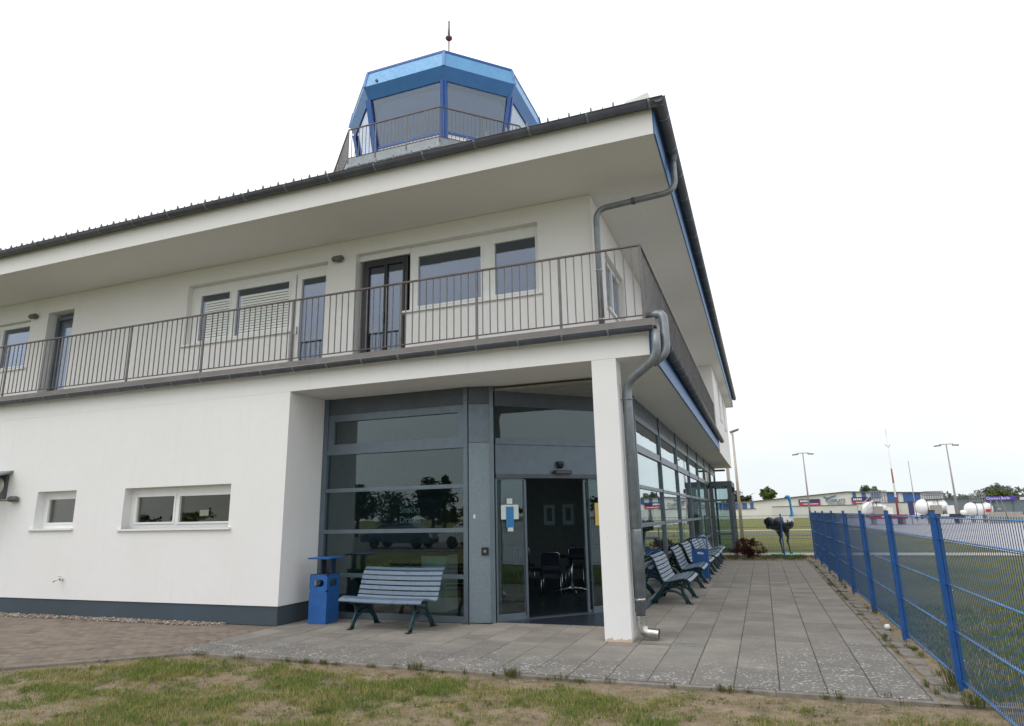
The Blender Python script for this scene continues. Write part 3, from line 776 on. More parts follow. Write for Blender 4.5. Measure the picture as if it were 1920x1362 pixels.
# upper front middle unit
fr = window('y', 9.90, 1, -10.989, -8.281, 5.20, 6.40, [(-10.72, -9.95, 5.30, 6.29), (-9.76, -8.44, 5.30, 6.29)], depth=0.12, sill=(-11.05, -8.25, 5.202))
for (a, b) in ((-10.60, -9.955), (-9.66, -8.445)):
    m = MB(); z = 5.31
    while z < 6.15:
        m.add([(a, 10.022, z), (b, 10.022, z), (b, 10.034, z + .047), (a, 10.034, z + .047), (a, 10.025, z - .001), (b, 10.025, z - .001), (b, 10.037, z + .046), (a, 10.037, z + .046)],
              [(0,1,2,3), (7,6,5,4), (0,4,5,1), (3,2,6,7)]); z += 0.056
    B(m, 'blind', 'blind', fr)
B(MB().box(-10.989, -7.451, 10.03, 10.14, 6.402, 6.519), 'shutter_box', 'upvc')
dr = window('y', 9.90, 1, -8.25, -7.46, 4.22, 6.40, [(-8.13, -7.56, 4.4, 6.28)], depth=0.12, name='balcony_door', gmat='glass_up')
B(MB().cyl((-8.18, 9.99, 5.15), (-8.18, 9.99, 5.3), .012, 8), 'handle', 'grey_steel', dr)
# far left window and open door
fr = window('y', 9.90, 1, -18.19, -15.88, 5.22, 6.39, [(-18.05, -17.1, 5.32, 6.28), (-16.95, -15.96, 5.32, 6.28)], depth=0.10, sill=(-18.2, -15.8, 5.222))
B(MB().box(-16.95, -15.96, 10.2, 10.21, 5.3, 5.95), 'blind', 'blind', fr)
dr = window('y', 9.90, 1, -15.26, -14.43, 4.22, 6.42, [(-15.17, -14.51, 4.26, 6.33)], depth=0.20, name='balcony_door', mat='alu')
leaf = B(MB(Matrix.Translation((-15.15, 10.2, 0)) @ Matrix.Rotation(math.radians(28), 4, 'Z')).wall('y', 0, 0.05, 0, 0.68, 4.26, 6.3, [(.09, .59, 4.6, 6.2)]), 'open_door_leaf', 'upvc', dr)
# side windows upper
window('x', -2.202, -1, 10.86, 12.59, 5.16, 6.24, [(10.98, 11.68, 5.26, 6.14), (11.80, 12.48, 5.26, 6.14)], depth=0.08, sill=(10.8, 12.65, 5.16))
window('x', -2.202, -1, 15.01, 16.89, 5.16, 6.24, [(15.1, 15.9, 5.26, 6.14), (16.0, 16.8, 5.26, 6.14)], depth=0.08, sill=(14.95, 16.95, 5.16))
window('x', -2.202, -1, 19.01, 19.99, 4.22, 6.29, [(19.12, 19.88, 4.4, 6.18)], depth=0.08, name='balcony_door')
window('x', -1.245, -1, 27.61, 28.89, 5.31, 6.74, [(27.72, 28.78, 5.42, 6.64)], depth=0.10, sill=(27.52, 28.98, 5.31))
window('x', -1.245, -1, 31.01, 32.19, 5.31, 6.74, [(31.12, 32.08, 5.42, 6.64)], depth=0.10, sill=(30.92, 32.28, 5.31))
# --- small fixtures on the walls
def wall_lamp(x, z, y):
    l = B(MB().bar((x, y + .05, z), (x, y - .015, z), 0.09, 0.09), 'wall_lamp', 'grey_steel')
    B(MB().lathe([(0, -.12), (.045, -.12), (.058, -.08), (.058, .07), (.045, .10), (0, .10)], (x, y - .07, z), 'x', 14), 'lamp_housing', 'rail', l)
wall_lamp(-15.70, 6.44, 9.90); wall_lamp(-7.17, 6.50, 9.90); wall_lamp(-13.78, 2.13, 8.85)
B(MB().box(-7.13, -7.09, 9.885, 9.90, 5.31, 5.35), 'light_switch', 'white')
# canopy with round lamp at far left door
cn = B(MB().add([(-16.4,8.85,2.70),(-14.0,8.85,2.70),(-14.0,8.20,2.50),(-16.4,8.20,2.50),(-16.4,8.85,2.66),(-14.0,8.85,2.66),(-14.0,8.20,2.46),(-16.4,8.20,2.46)],
    [(0,3,2,1),(4,5,6,7),(0,1,5,4),(1,2,6,5),(2,3,7,6),(3,0,4,7)]), 'door_canopy', 'zinc')
B(MB().box(-16.4, -14.10, 8.80, 8.849, 2.14, 2.60), 'fascia_panel', 'alu_band', cn)
B(MB().lathe([(0, -.06), (.10, -.05), (.16, -.015), (.17, 0)], (-14.32, 8.80, 2.40), 'y', 24), 'round_lamp', 'globe', cn)
B(MB().box(-14.94, -14.03, 8.92, 8.98, 0.0, 2.11), 'door', 'upvc')
# tap
tp = B(MB().cyl((-12.20, 8.85, .64), (-12.20, 8.80, .64), .022, 12).tube(rounded([(-12.20, 8.80, .64), (-12.20, 8.74, .64), (-12.26, 8.72, .60)], .02), .011, 8), 'water_tap', 'chrome')
B(MB().bar((-12.235, 8.79, .69), (-12.165, 8.79, .69), .012, .012).cyl((-12.20, 8.79, .64), (-12.20, 8.79, .69), .008, 8), 'tap_handle', 'chrome', tp)

# --- downpipes
r = 0.05
p = rounded([(-0.80, 9.85, 7.24), (-0.80, 9.85, 6.62), (-2.095, 9.80, 6.52), (-2.095, 9.80, 4.21)], 0.20, 7)
dp = B(MB().tube(p, r, 16), 'downpipe', 'zinc', label='upper downpipe crossing under the eaves and dropping down the wall corner')
B(MB().lathe([(.075, 0), (.055, -.10), (.052, -.12)], (-0.80, 9.85, 7.24), 'z', 16), 'outlet', 'zinc_dark', dp)
for z in (5.45, 4.62):
    B(MB().lathe([(.051, -.012), (.059, -.012), (.059, .012), (.051, .012)], (-2.095, 9.80, z), 'z', 16).bar((-2.095, 9.85, z), (-2.095, 9.90, z), .02, .015), 'pipe_clamp', 'zinc_shiny', dp)
B(MB().lathe([(.051, -.03), (.058, -.03), (.058, .03), (.051, .03)], (-1.47, 9.824, 6.568), 'x', 16), 'pipe_joint', 'zinc_dark', dp)
px, py = -1.630, 9.08
p = rounded([(-1.135, 8.76, 4.06), (-1.135, 8.78, 3.68), (px, py, 3.42), (px, py, 0.26)], 0.16, 7)
dp = B(MB().tube(p, 0.062, 18), 'downpipe', 'zinc', label='large grey downpipe beside the white column')
p = rounded([(-1.25, 9.0, 4.34), (-1.03, 8.93, 4.34), (-1.02, 8.86, 3.74), (-1.22, 8.86, 3.61)], 0.13, 7)
B(MB().tube(p, 0.060, 16), 'branch_pipe', 'zinc', dp)
for z, m_ in ((3.18, 'zinc'), (1.36, 'zinc_shiny'), (0.50, 'zinc_shiny')):
    B(MB().lathe([(.063, -.014), (.071, -.014), (.071, .014), (.063, .014)], (px, py, z), 'z', 18).bar((px - .06, py, z), (px - .10, py, z), .02, .015), 'pipe_clamp', m_, dp)
B(MB().lathe([(.064, -.62), (.073, -.62), (.073, .02), (.069, .05), (.064, .05)], (px, py, 1.35), 'z', 18), 'pipe_sleeve', 'zinc', dp)
B(MB().tube(rounded([(px, py, .30), (px, py, .095), (px + .22, py - .01, .082)], .13, 8), 0.066, 20, caps=False).tube(rounded([(px, py, .30), (px, py, .095), (px + .219, py - .01, .082)], .13, 8), 0.060, 20, caps=False), 'outlet_elbow', 'zinc_shiny', dp)

# ================================================================== GLASS FACADES
FR, BAND, PL = 'alu', 'alu_band', 'alu_light'
def pane_y(x0, x1, z0, z1, y, mat='glass'): return B(MB().box(x0, x1, y, y + .018, z0, z1), 'pane', mat)
gy = 9.86
B(MB().box(-7.298, -7.20, gy - .06, gy + .08, 0, 3.738), 'mullion', FR)
B(MB().box(-4.52, -4.445, gy - .06, gy + .08, 0, 3.738), 'mullion', FR)
for z0, z1 in ((0, .09), (.655, .715), (1.37, 1.435), (2.07, 2.135), (2.725, 2.80)):
    B(MB().box(-7.199, -4.521, gy - .055, gy + .06, z0, z1), 'transom', FR)
for z0, z1 in ((.09, .655), (.715, 1.37), (1.435, 2.07), (2.135, 2.725)):
    pane_y(-7.2, -4.52, z0, z1, gy)
vent = B(MB().wall('y', gy - .045, .08, -7.198, -4.522, 2.801, 3.44, [(-7.08, -4.62, 2.91, 3.32)]), 'vent_window', FR)
B(MB().box(-7.09, -4.61, gy, gy + .018, 2.90, 3.33), 'pane', 'glass', vent)
B(MB().box(-7.199, -4.521, gy - .035, gy + .06, 3.443, 3.738), 'head_panel', BAND)
# pillar panel between left glass and doors
T = Matrix.Translation((-4.44, 9.845, 0)) @ Matrix.Rotation(math.atan2(.13, .40), 4, 'Z')
for z0, z1, mt in ((0, 2.795, PL), (2.802, 3.44, FR), (3.446, 3.738, BAND)):
    B(MB(T).box(.0, .345, -.03, .06, z0, z1), 'pillar_panel', mt)
B(MB(T).box(.348, .415, -.055, .09, 0, 3.738), 'mullion', FR)
ic = B(MB(T).box(.20, .31, -.055, -.031, 1.01, 1.13), 'door_key_switch', 'black')
B(MB(T).box(.235, .275, -.062, -.056, 1.05, 1.09), 'key_plate', 'grey_steel', ic)
B(MB(T).box(.07, .105, -.034, -.031, 1.58, 1.64), 'small_sticker', 'paper')
# diagonal door wall
D = Matrix.Translation((-4.035, 9.985, 0)) @ Matrix.Rotation(PI/4, 4, 'Z')
DL = 2.78
B(MB(D).box(DL - .09, DL, -.04, .09, 0, 3.738), 'mullion', FR)
B(MB(D).box(2.26, 2.33, -.04, .07, 0, 2.279), 'mullion', FR)
B(MB(D).box(0.0, DL - .092, -.02, .06, 3.41, 3.738), 'head_panel', BAND)
B(MB(D).box(0.0, DL - .092, -.04, .07, 2.77, 2.865), 'transom', FR)
B(MB(D).box(0.0, DL - .092, -.02, .06, 2.282, 2.768), 'door_header_panel', FR)
B(MB(D).box(0.0, DL - .092, 0, .018, 2.865, 3.41), 'pane', 'glass')
B(MB(D).box(0.0, 2.26, -.045, .10, 2.215, 2.281), 'door_track', 'alu_band')
dr = B(MB(D).wall('y', -.005, .035, 0.0, .50, 0, 2.214, [(.03, .495, .11, 2.19)]), 'side_panel', FR)
B(MB(D).box(.025, .50, .005, .017, .105, 2.195), 'pane', 'glass', dr)
dr = B(MB(D).wall('y', -.005, .035, 1.755, 2.26, 0, 2.214, [(1.76, 2.23, .11, 2.19)]), 'side_panel', FR)
B(MB(D).box(1.76, 2.235, .005, .017, .105, 2.195), 'pane', 'glass', dr)
dr = B(MB(D).wall('y', -.005, .035, 2.33, DL - .09, 0, 2.281, [(2.36, DL - .12, .11, 2.2)]), 'side_panel', FR)
B(MB(D).box(2.36, DL - .12, .005, .017, .105, 2.21), 'pane', 'glass', dr)
for a, b, e0, e1 in ((.06, .575, .535, .575), (1.675, 2.19, 1.675, 1.715)):
    dr = B(MB(D).wall('y', .04, .035, a, b, .012, 2.20, [(a + .04, b - .04, .06, 2.16)]), 'sliding_door', FR, label='sliding glass door leaf, slid open')
    B(MB(D).box(a + .035, b - .035, .052, .062, .055, 2.165), 'pane', 'glass', dr)
B(MB(D).box(.5, 1.755, -.04, .12, 0.0015, .014), 'threshold', 'alu_band')
B(MB(D).lathe([(.06, .0), (.062, -.02), (.05, -.07), (.03, -.095), (0, -.10)], (1.185, -.07, 2.475), 'z', 16).box(1.13, 1.24, -.06, -.021, 2.46, 2.50), 'dome_camera', 'black')
sn = B(MB(D).box(1.06, 1.385, -.10, -.046, 2.285, 2.345), 'door_sensor', 'black')
B(MB(D).box(1.09, 1.355, -.108, -.101, 2.30, 2.33), 'sensor_window', 'alu_band', sn)
# notices stuck on the glass
def notice(a, b, z0, z1, mat, d, label):
    o = MB(D).box(a, b, -.006 - d, -.0052 - d, z0, z1).build('notice', mat); tag(o, label, 'notice'); return o
notice(.092, .405, 1.555, 1.785, 'paper', 0, 'pale green notice behind the blue one on the glass')
notice(.180, .318, 1.43, 1.755, 'paper_blue', .002, 'narrow blue notice on the glass left of the open door')
notice(.195, .295, 1.80, 1.885, 'paper', .001, 'small blank white card above the blue notice')
notice(.205, .305, 1.365, 1.425, 'paper', .001, 'small white slip below the blue notice')
notice(1.86, 2.05, 1.42, 1.80, 'paper_yellow', .001, 'yellow notice on the glass right of the open door')
# right facade
RX = -2.085
YS = [11.985 + 3.18 * k for k in range(8)]
mm = MB().box(RX - .06, RX + .045, -.035, .035, 0, 3.738).mesh('mullion', M[FR])
for y in YS: link('mullion', mm, TB, True, loc=(0, y, 0))
for k in range(7):
    a, b = YS[k] + .036, YS[k+1] - .036
    for z0, z1 in ((0, .085), (.66, .725), (1.36, 1.43), (2.055, 2.12), (2.72, 2.765)):
        B(MB().box(RX - .05, RX + .035, a, b, z0, z1), 'transom', FR)
    for z0, z1 in ((.085, .66), (.725, 1.36), (1.43, 2.055), (2.12, 2.72)):
        B(MB().box(RX - .02, RX - .002, a, b, z0, z1), 'pane', 'glass')
    v = B(MB().wall('x', RX + .025, -.08, a + .005, b - .005, 2.768, 3.42, [(a + .10, b - .10, 2.87, 3.32)]), 'vent_window', FR)
    B(MB().box(RX - .02, RX - .002, a + .09, b - .09, 2.86, 3.33), 'pane', 'glass', v)
    B(MB().box(RX - .05, RX + .012, a, b, 3.422, 3.738), 'head_panel', BAND)
# interior shell
B(MB().box(-18.6, RX - .07, 10.0, 34.4, -0.05, 0.006), 'interior_floor', 'intfloor')
B(MB().box(-8.35, -8.2, 9.95, 34.4, 0.007, 3.738).box(-8.35, -7.605, 9.93, 9.95, .007, 3.738), 'interior_wall', 'intwall')
B(MB().box(-8.2, -4.1, 17.0, 17.12, 0.007, 3.65).box(-4.1, -3.75, 16.2, 16.6, .007, 3.65), 'interior_wall', 'intwall')
B(MB().box(-8.2, RX - .08, 9.98, 34.4, 3.66, 3.70), 'interior_ceiling', 'intceil')
# outside lamp under the far soffit
B(MB().box(-1.95, -1.45, 31.9, 32.1, 3.44, 3.52).bar((-1.95, 32, 3.5), (-2.05, 32, 3.65), .04, .04), 'flood_lamp', 'zinc_dark')

# --- entrance vestibule at the far end
VS = thing('entrance_vestibule', 'grey framed glass porch projecting from the far end of the glass facade', 'porch', (-1.6, 29.5, 0))
x0, x1, y0, y1, zt = -2.0, -1.16, 29.5, 32.4, 2.66
for (x, y) in ((x0 + .1, y0), (x1, y0), (x1, y1), (x1, 30.95)):
    MB().box(x - .16, x, y, y + .14, -0.03, zt).build('post', 'alu_band', VS)
MB().box(x0, x1 + .04, y0 - .03, y1 + .1, zt, zt + .22).build('flat_roof', 'alu_band', VS)
for z in (.66, 2.05): MB().box(x0 + .1, x1 - .16, y0 + .02, y0 + .10, z, z + .08).build('transom', 'alu_band', VS)
MB().box(x0 + .1, x1 - .16, y0 + .05, y0 + .065, 0, zt).build('pane', 'glass', VS)
MB().box(x1 - .07, x1 - .055, y0 + .14, y1, 0, zt).build('pane', 'glass', VS)
MB().box(x1 + .04, x1 + .14, y0 + .1, y0 + .3, 2.42, 2.60).build('flood_lamp', 'black', VS)

# ================================================================== CONTROL TOWER
CT = thing('control_tower', 'blue glazed octagonal control tower cab with railed gallery above the roof', 'tower', (-10.0, 20.3, 0))
t8 = math.tan(math.radians(22.5))
def octo(d, cx0=-11.5, cx1=-8.52, cy=17.0):
    """corners of the chamfered square of the cab, offset outward by d"""
    W_, c_ = 6.52, 1.77
    xl, xr = -13.26, -6.74; yb = cy + 6.5
    base = [(cx0, cy), (cx1, cy), (xr, cy + 1.76), (xr, yb - 1.76), (cx1, yb), (cx0, yb), (xl, yb - 1.76), (xl, cy + 1.76)]
    dirs = [(-t8, -1), (t8, -1), (1, -t8), (1, t8), (t8, 1), (-t8, 1), (-1, t8), (-1, -t8)]
    return [(b[0] + q[0]*d, b[1] + q[1]*d) for b, q in zip(base, dirs)]
def ring(mb, dA, zA, dB, zB, th=0.06, faces=range(8), inset=0.0):
    a, b = octo(dA), octo(dB); ai, bi = octo(dA - th), octo(dB - th)
    for i in faces:
        j = (i + 1) % 8
        v = [(*a[i], zA), (*a[j], zA), (*b[j], zB), (*b[i], zB), (*ai[i], zA), (*ai[j], zA), (*bi[j], zB), (*bi[i], zB)]
        mb.add(v, [(0,1,2,3), (7,6,5,4), (0,4,5,1), (3,2,6,7), (0,3,7,4), (1,5,6,2)])
    return mb
def CTb(mb, n, m, p=None, **k): return mb.build(n, m, p or CT, world=(p is None), **k)
# shaft down into the building
sh = MB(); pts = octo(-0.75); sh.prism(pts, 'z', 7.0, 12.2); CTb(sh, 'shaft', 'stucco')
for i in range(8): CTb(ring(MB(), 0.12, 16.27, 0.0, 16.86, .08, [i]), 'parapet_panel', 'tower_blue_lit')
for i in range(8): CTb(ring(MB(), -0.07, 15.84, 0.118, 16.268, .08, [i]), 'fascia_panel', 'tower_blue')
CTb(ring(MB(), 0.015, 16.86, 0.015, 16.94, .30), 'roof_edge', 'tower_frame')
CTb(MB().prism(octo(-.25), 'z', 16.80, 16.90), 'roof', 'tower_frame')
def lerp_d(z): return -0.42 + (z - 13.85) / (15.84 - 13.85) * 0.35
for i in range(8):
    CTb(ring(MB(), lerp_d(14.16) - .03, 14.16, lerp_d(15.80) - .03, 15.838, .03, [i]), 'pane', 'glass_tower')
CTb(ring(MB(), lerp_d(14.16) + .0, 14.08, lerp_d(14.16) + .0, 14.16, .10), 'window_sill', 'tower_frame')
CTb(ring(MB(), -0.40, 12.75, -0.40, 14.08, .10), 'cab_base', 'stucco')
for i in range(8):
    a, b = octo(lerp_d(12.8) + .02)[i], octo(-.05)[i]
    m = MB()
    for s_ in (-1, 1):
        q = octo(0); p0, p1 = Vector(q[i]), Vector(q[(i + (1 if s_ > 0 else -1)) % 8]); dd = (p1 - p0).normalized() * .052
        m.bar((a[0] + dd.x, a[1] + dd.y, 12.78), (b[0] + dd.x, b[1] + dd.y, 15.86), .12, .10, up=(0, 1, 0))
    CTb(m, 'corner_mullion', 'tower_frame')
    a, b = octo(.125)[i], octo(.005)[i]
    CTb(MB().bar((a[0], a[1], 16.25), (b[0], b[1], 16.88), .10, .03, up=(0, 1, 0)), 'corner_strip', 'tower_blue')
# gallery slab and railing
gal = [(-11.18, 15.60), (-7.94, 15.60), (-6.05, 17.47), (-6.05, 22.6), (-8.2, 24.8), (-11.6, 24.8), (-13.95, 22.4), (-13.95, 18.37)]
CTb(MB().prism(gal, 'z', 12.40, 12.70), 'gallery_slab', 'zinc')
rr = railing('gallery_railing', gal + [gal[0]], 12.66, 13.73, 0.128, [[0, 1.0, 2.1], [0, 1.3], [0, 2.5], [0], [0, 1.7], [0], [0, 2.], [0, 1.95]], CT, bal_r=0.008, tk=0.03)
# lamp and antenna
CTb(MB().cyl((-11.05, 16.86, 16.40), (-11.05, 16.98, 16.40), .05, 10), 'spot_lamp', 'black')
an = CTb(MB().cyl((-9.80, 20, 16.9), (-9.80, 20, 19.95), .035, 8), 'antenna_mast', 'pole_grey')
CTb(MB().lathe([(0, -.09), (.08, -.08), (.14, -.01), (.14, .03), (.06, .07), (0, .07)], (-9.80, 20, 20.12), 'z', 16), 'obstruction_lamp', simple('dull_red_lamp', (.20, .07, .06), .4), an)
CTb(MB().cyl((-9.80, 20, 20.2), (-9.80, 20, 20.9), .055, 8), 'antenna_rod', 'pole_grey', an)
# plant/ceiling inside the cab
CTb(MB().prism(octo(-.6), 'z', 15.9, 16.0), 'cab_ceiling', 'stucco')
CTb(MB().prism(octo(-.5), 'z', 12.71, 12.78), 'cab_floor', 'alu_dark')
# ================================================================== FENCES
BF = thing('mesh_fence', 'blue double rod mesh fence running along the right of the paving', 'fence', (1.53, 2.4, 0))
FX = 1.53
PY = [1.75, 4.55] + [7.35 + 2.5 * k for k in range(8)]
post = MB()
post.box(FX - .048, FX - .006, -.03, .03, 0, 1.565)
pme = post.mesh('post', M['fence_blue'])
cme = MB().box(FX + .0005, FX + .030, -.022, .022, 0.02, 1.53).mesh('clamp_rail', M['fence_blue'])
cap = MB().box(FX - .050, FX - .004, -.033, .033, 1.566, 1.578).mesh('post_cap', M['black'])
bolt = MB().cyl((FX + .030, 0, 0), (FX + .040, 0, 0), .009, 8).mesh('bolt', M['zinc_shiny'])
for y in PY:
    o = link('post', pme, BF, True, loc=(0, y, 0))
    link('clamp_rail', cme, o, False); link('post_cap', cap, o, False)
    for z in (.25, .85, 1.40): link('bolt', bolt, o, False, loc=(0, -.012, z))
def panel_meshes(L):
    wires = MB(); y = .035
    while y < L - .02:
        wires.bar((FX - .002, y, .06), (FX - .002, y, 1.53), .0041, .0041); y += .05
    return wires.mesh('mesh_wires', M['fence_wire']), MB().cyl((FX - .009, .0, 0), (FX - .009, L, 0), .0056, 6).cyl((FX + .005, .0, 0), (FX + .005, L, 0), .0056, 6).mesh('rail', M['fence_rail'])
PM = {2.5: panel_meshes(2.5), 2.8: panel_meshes(2.8)}
for y, y_n in zip(PY[:-1], PY[1:]):
    wme, rme = PM[round(y_n - y, 1)]
    w = link('mesh_wires', wme, BF, True, loc=(0, y, 0)); w['kind'] = 'stuff'
    for z in (.09, .51, .915, 1.315, 1.508): link('rail', rme, BF, True, loc=(0, y, z))
DF = thing('mesh_fence', 'thin dark mesh fence crossing behind the paving in front of the ostrich statue', 'fence', (0.5, 25.3, 0))
for x in (-2.0, 0.56):
    o = MB().box(x - .022, x + .022, 25.27, 25.31, -.05, 1.50).build('post', 'fence_blue' if x > 0 else 'fence_dark', DF)
wires = MB(); x = -1.98
while x < 1.52: wires.bar((x, 25.33, .03), (x, 25.33, 1.46), .005, .005); x += .05
o = wires.build('mesh_wires', 'fence_dark', DF); o['kind'] = 'stuff'
for z in (.25, .65, 1.05, 1.44): MB().cyl((-2.0, 25.33, z), (1.52, 25.33, z), .006, 6).build('rail', 'fence_dark', DF)

# rough concrete pads between kerb and fence
y = 7.0; k = 0
while y < 24:
    L = random.uniform(.34, .52)
    m = MB(); w0, w1 = 1.275 + random.uniform(0, .02), 1.475 + random.uniform(-.03, .01); h = random.uniform(-.004, .010); n = 10
    ring_ = []
    for q in range(n):
        a = 2 * PI * (q + .5) / n
        cx_ = (w0 + w1)/2 + (w1 - w0)/2 * max(-1, min(1, 1.25*math.cos(a))) * random.uniform(.9, 1); cy_ = y + L/2 + L/2*.94 * max(-1, min(1, 1.25*math.sin(a))) * random.uniform(.92, 1)
        ring_.append((cx_, cy_))
    b = [(p[0], p[1], -.04) for p in ring_]; t_ = [((p[0]-.5*(w0+w1))*.9 + .5*(w0+w1), (p[1]-y-L/2)*.93 + y+L/2, h) for p in ring_]
    m.add(b + t_, [(i, (i+1) % n, n+(i+1) % n, n+i) for i in range(n)] + [tuple(range(n, 2*n))])
    m.build('edging_stone', 'kerb', pav)
    y += L + random.uniform(.01, .05); k += 1

# ================================================================== BENCHES
def bench_proto(label, group):
    root = thing('park_bench', label, 'bench', (0, 0, 0), 0, group, world=False)
    LH = 0.735
    def side(x):
        m = MB()
        fr_ = 0.032
        fl = rounded([(x, -.335, .0), (x, -.27, .12), (x, -.20, .22), (x, -.22, .33), (x, -.335, .40)], .09, 5)
        rl = rounded([(x, .345, .0), (x, .27, .12), (x, .135, .26), (x, .12, .36), (x, .19, .52), (x, .285, .76), (x, .33, .84)], .12, 5)
        seat = rounded([(x, -.365, .385), (x, -.30, .425), (x, -.10, .40), (x, .06, .37), (x, .14, .40)], .12, 5)
        m.tube(fl, [fr_*(1-.35*abs(2*i/len(fl)-1)**2+.0) for i in range(len(fl))], 8, flat=.62); m.tube(rl, [fr_*(1-.45*i/len(rl)) for i in range(len(rl))], 8, flat=.62); m.tube(seat, fr_ * .72, 8, flat=.8)
        m.tube(arc((x, 0, -.06), .285, 14, 166, 12, 'yz'), .021, 8, flat=.8)
        m.tube(rounded([(x, -.205, .24), (x, -.04, .33), (x, .12, .27)], .12, 5), .019, 8, flat=.8)
        m.box(x - .03, x + .03, -.385, -.30, 0, .014); m.box(x - .03, x + .03, .31, .395, 0, .014)
        return m.build('side_frame', 'iron', root, world=False)
    side(-.52); side(.52)
    def slat(y, z, ang, L=LH, w=.064, ends=0):
        ca, sa = math.cos(ang), math.sin(ang); h = .017; n = 8; vs = []; fs = []
        for i in range(n + 1):
            x = -L + 2 * L * i / n; sag = -.010 * (1 - (x / L) ** 2)
            for (p, q) in ((-w/2, 0), (w/2, 0), (w/2 - .004, h), (-w/2 + .004, h)):
                vs.append((x, y + p*ca - q*sa, z + p*sa + q*ca + sag))
        for i in range(n):
            for k in range(4): fs.append((i*4+k, i*4+(k+1) % 4, (i+1)*4+(k+1) % 4, (i+1)*4+k))
        fs += [(3, 2, 1, 0), (n*4, n*4+1, n*4+2, n*4+3)]
        MB().add(vs, fs).build('slat', 'slat', root, world=False)
    for (y, z, a) in ((-.345, .418, .75), (-.272, .450, .12), (-.198, .445, -.08), (-.124, .428, -.16), (-.050, .410, -.20), (.022, .396, -.10)): slat(y, z, a)
    for (y, z, a) in ((.100, .420, .95), (.134, .487, 1.13), (.161, .558, 1.18), (.188, .629, 1.18), (.215, .700, 1.18), (.245, .770, 1.12), (.290, .828, .60)): slat(y, z, a)
    return root
GB = 'slatted cast iron benches'
bench = bench_proto('slatted bench with teal iron legs under the left glass wall, beside the blue bin', GB)
bench.location = (-5.40, 9.14, 0.001); bench.rotation_euler = (0, 0, math.radians(-4.5))
for i, (y, dx, lab) in enumerate(((13.17, 0, 'nearest slatted bench along the side glass facade'), (15.86, .01, 'second nearest bench along the side facade, just before the small bin'),
        (18.07, .0, 'bench just behind the small blue bin by the side facade'), (20.03, .02, 'fourth bench along the side facade, in mid row'),
        (21.80, .01, 'second farthest bench in the row along the side facade'), (23.82, -.02, 'farthest bench along the side facade, next to the paving end'))):
    dup(bench, (-1.70 + dx, y, 0.001), PI/2 + random.uniform(-.012, .012), lab)

# ================================================================== LITTER BINS
def bin_proto(label):
    root = thing('litter_bin', label, 'litter bin', (0, 0, 0), 0, 'blue litter bins', world=False)
    w, dp_, h = .168, .168, .745
    # body with oval holes on each side: front/back walls built as grid with octagonal hole
    def face(m, T):
        hx, hz, rx_, rz_ = 0.0, .615, .100, .055; n = 24; outer = []; inner = []
        for k in range(n):
            a = 2 * PI * k / n; c, s_ = math.cos(a), math.sin(a)
            inner.append((hx + rx_ * math.copysign(abs(c) ** .6, c), hz + rz_ * math.copysign(abs(s_) ** .75, s_)))
            t = 1 / max(abs(c) / w, abs(s_) / .13); outer.append((hx + t*c, min(h, hz + t*s_)))
        v = [T @ Vector((p[0], 0, p[1])) for p in outer + inner]
        v2 = [T @ Vector((p[0], .012, p[1])) for p in inner]
        m.add(v + v2, [(k, (k+1) % n, n+(k+1) % n, n+k) for k in range(n)] + [(n+k, n+(k+1) % n, 2*n+(k+1) % n, 2*n+k) for k in range(n)])
        m.add([T @ Vector(p) for p in ((-w,0,0),(w,0,0),(w,0,.485),(-w,0,.485))], [(0,1,2,3)])
    m = MB()
    for a in range(4):
        T = Matrix.Rotation(a * PI/2, 4, 'Z') @ Matrix.Translation((0, -w, 0))
        face(m, T)
    m.add([(-w,-w,.004),(w,-w,.004),(w,w,.004),(-w,w,.004)], [(3,2,1,0)])
    m.build('body', 'bin_blue', root, world=False)
    MB().box(-w+.02, w-.02, -w+.02, w-.02, .01, .50).build('inner_liner', 'bin_dark', root, world=False)
    MB().wall('y', -w, .03, -w, w, h-.0005, h+.008).build('rim', 'bin_dark', root, world=False)
    MB().box(-w+.004, w-.004, -w+.004, w-.004, h-.012, h+.004).build('top_plate', 'bin_dark', root, world=False)
    for q in (-.11, .08): MB().box(q, q + .03, .02, .13, h, .98).build('support', 'bin_dark', root, world=False)
    c = MB(); c.add([(-.205,-.19,.985),(.205,-.19,.985),(.205,.19,.985),(-.205,.19,.985),(-.212,-.197,1.0),(.212,-.197,1.0),(.212,.197,1.0),(-.212,.197,1.0),(-.20,-.18,1.012),(.20,-.18,1.012),(.20,.18,1.012),(-.20,.18,1.012)],
       [(3,2,1,0),(0,1,5,4),(1,2,6,5),(2,3,7,6),(3,0,4,7),(4,5,9,8),(5,6,10,9),(6,7,11,10),(7,4,8,11),(8,9,10,11)])
    c.build('hood', 'bin_blue', root, world=False)
    return root
bn = bin_proto('blue metal litter bin with flat hood left of the front bench')
bn.location = (-6.80, 9.35, 0.001); bn.rotation_euler = (0, 0, 0)
b2_ = thing('litter_bin', 'small blue litter bin with a tall hoop between the side benches', 'litter bin', (-1.52, 16.93, 0.001), 0, 'blue litter bins', world=False)
m = MB()
n = 24; outer = []; inner = []
for k in range(n):
    a = 2*PI*k/n; c, s_ = math.cos(a), math.sin(a); inner.append((.10*c, .64 + .038*s_)); t = 1/max(abs(c)/.17, abs(s_)/.10); outer.append((t*c, .64 + t*s_))
for y_, fl in ((-.13, 1), (.13, -1)):
    m.add([(p[0], y_, p[1]) for p in outer+inner], [(k, (k+1) % n, n+(k+1) % n, n+k) for k in range(n)])
    m.box(-.17, .17, y_-.002, y_+.002, .08, .541)
m.box(-.172, -.168, -.13, .13, .08, .74).box(.168, .172, -.13, .13, .08, .74).box(-.17, .17, -.13, .13, .07, .085)
m.build('body', 'bin_blue', b2_, world=False)
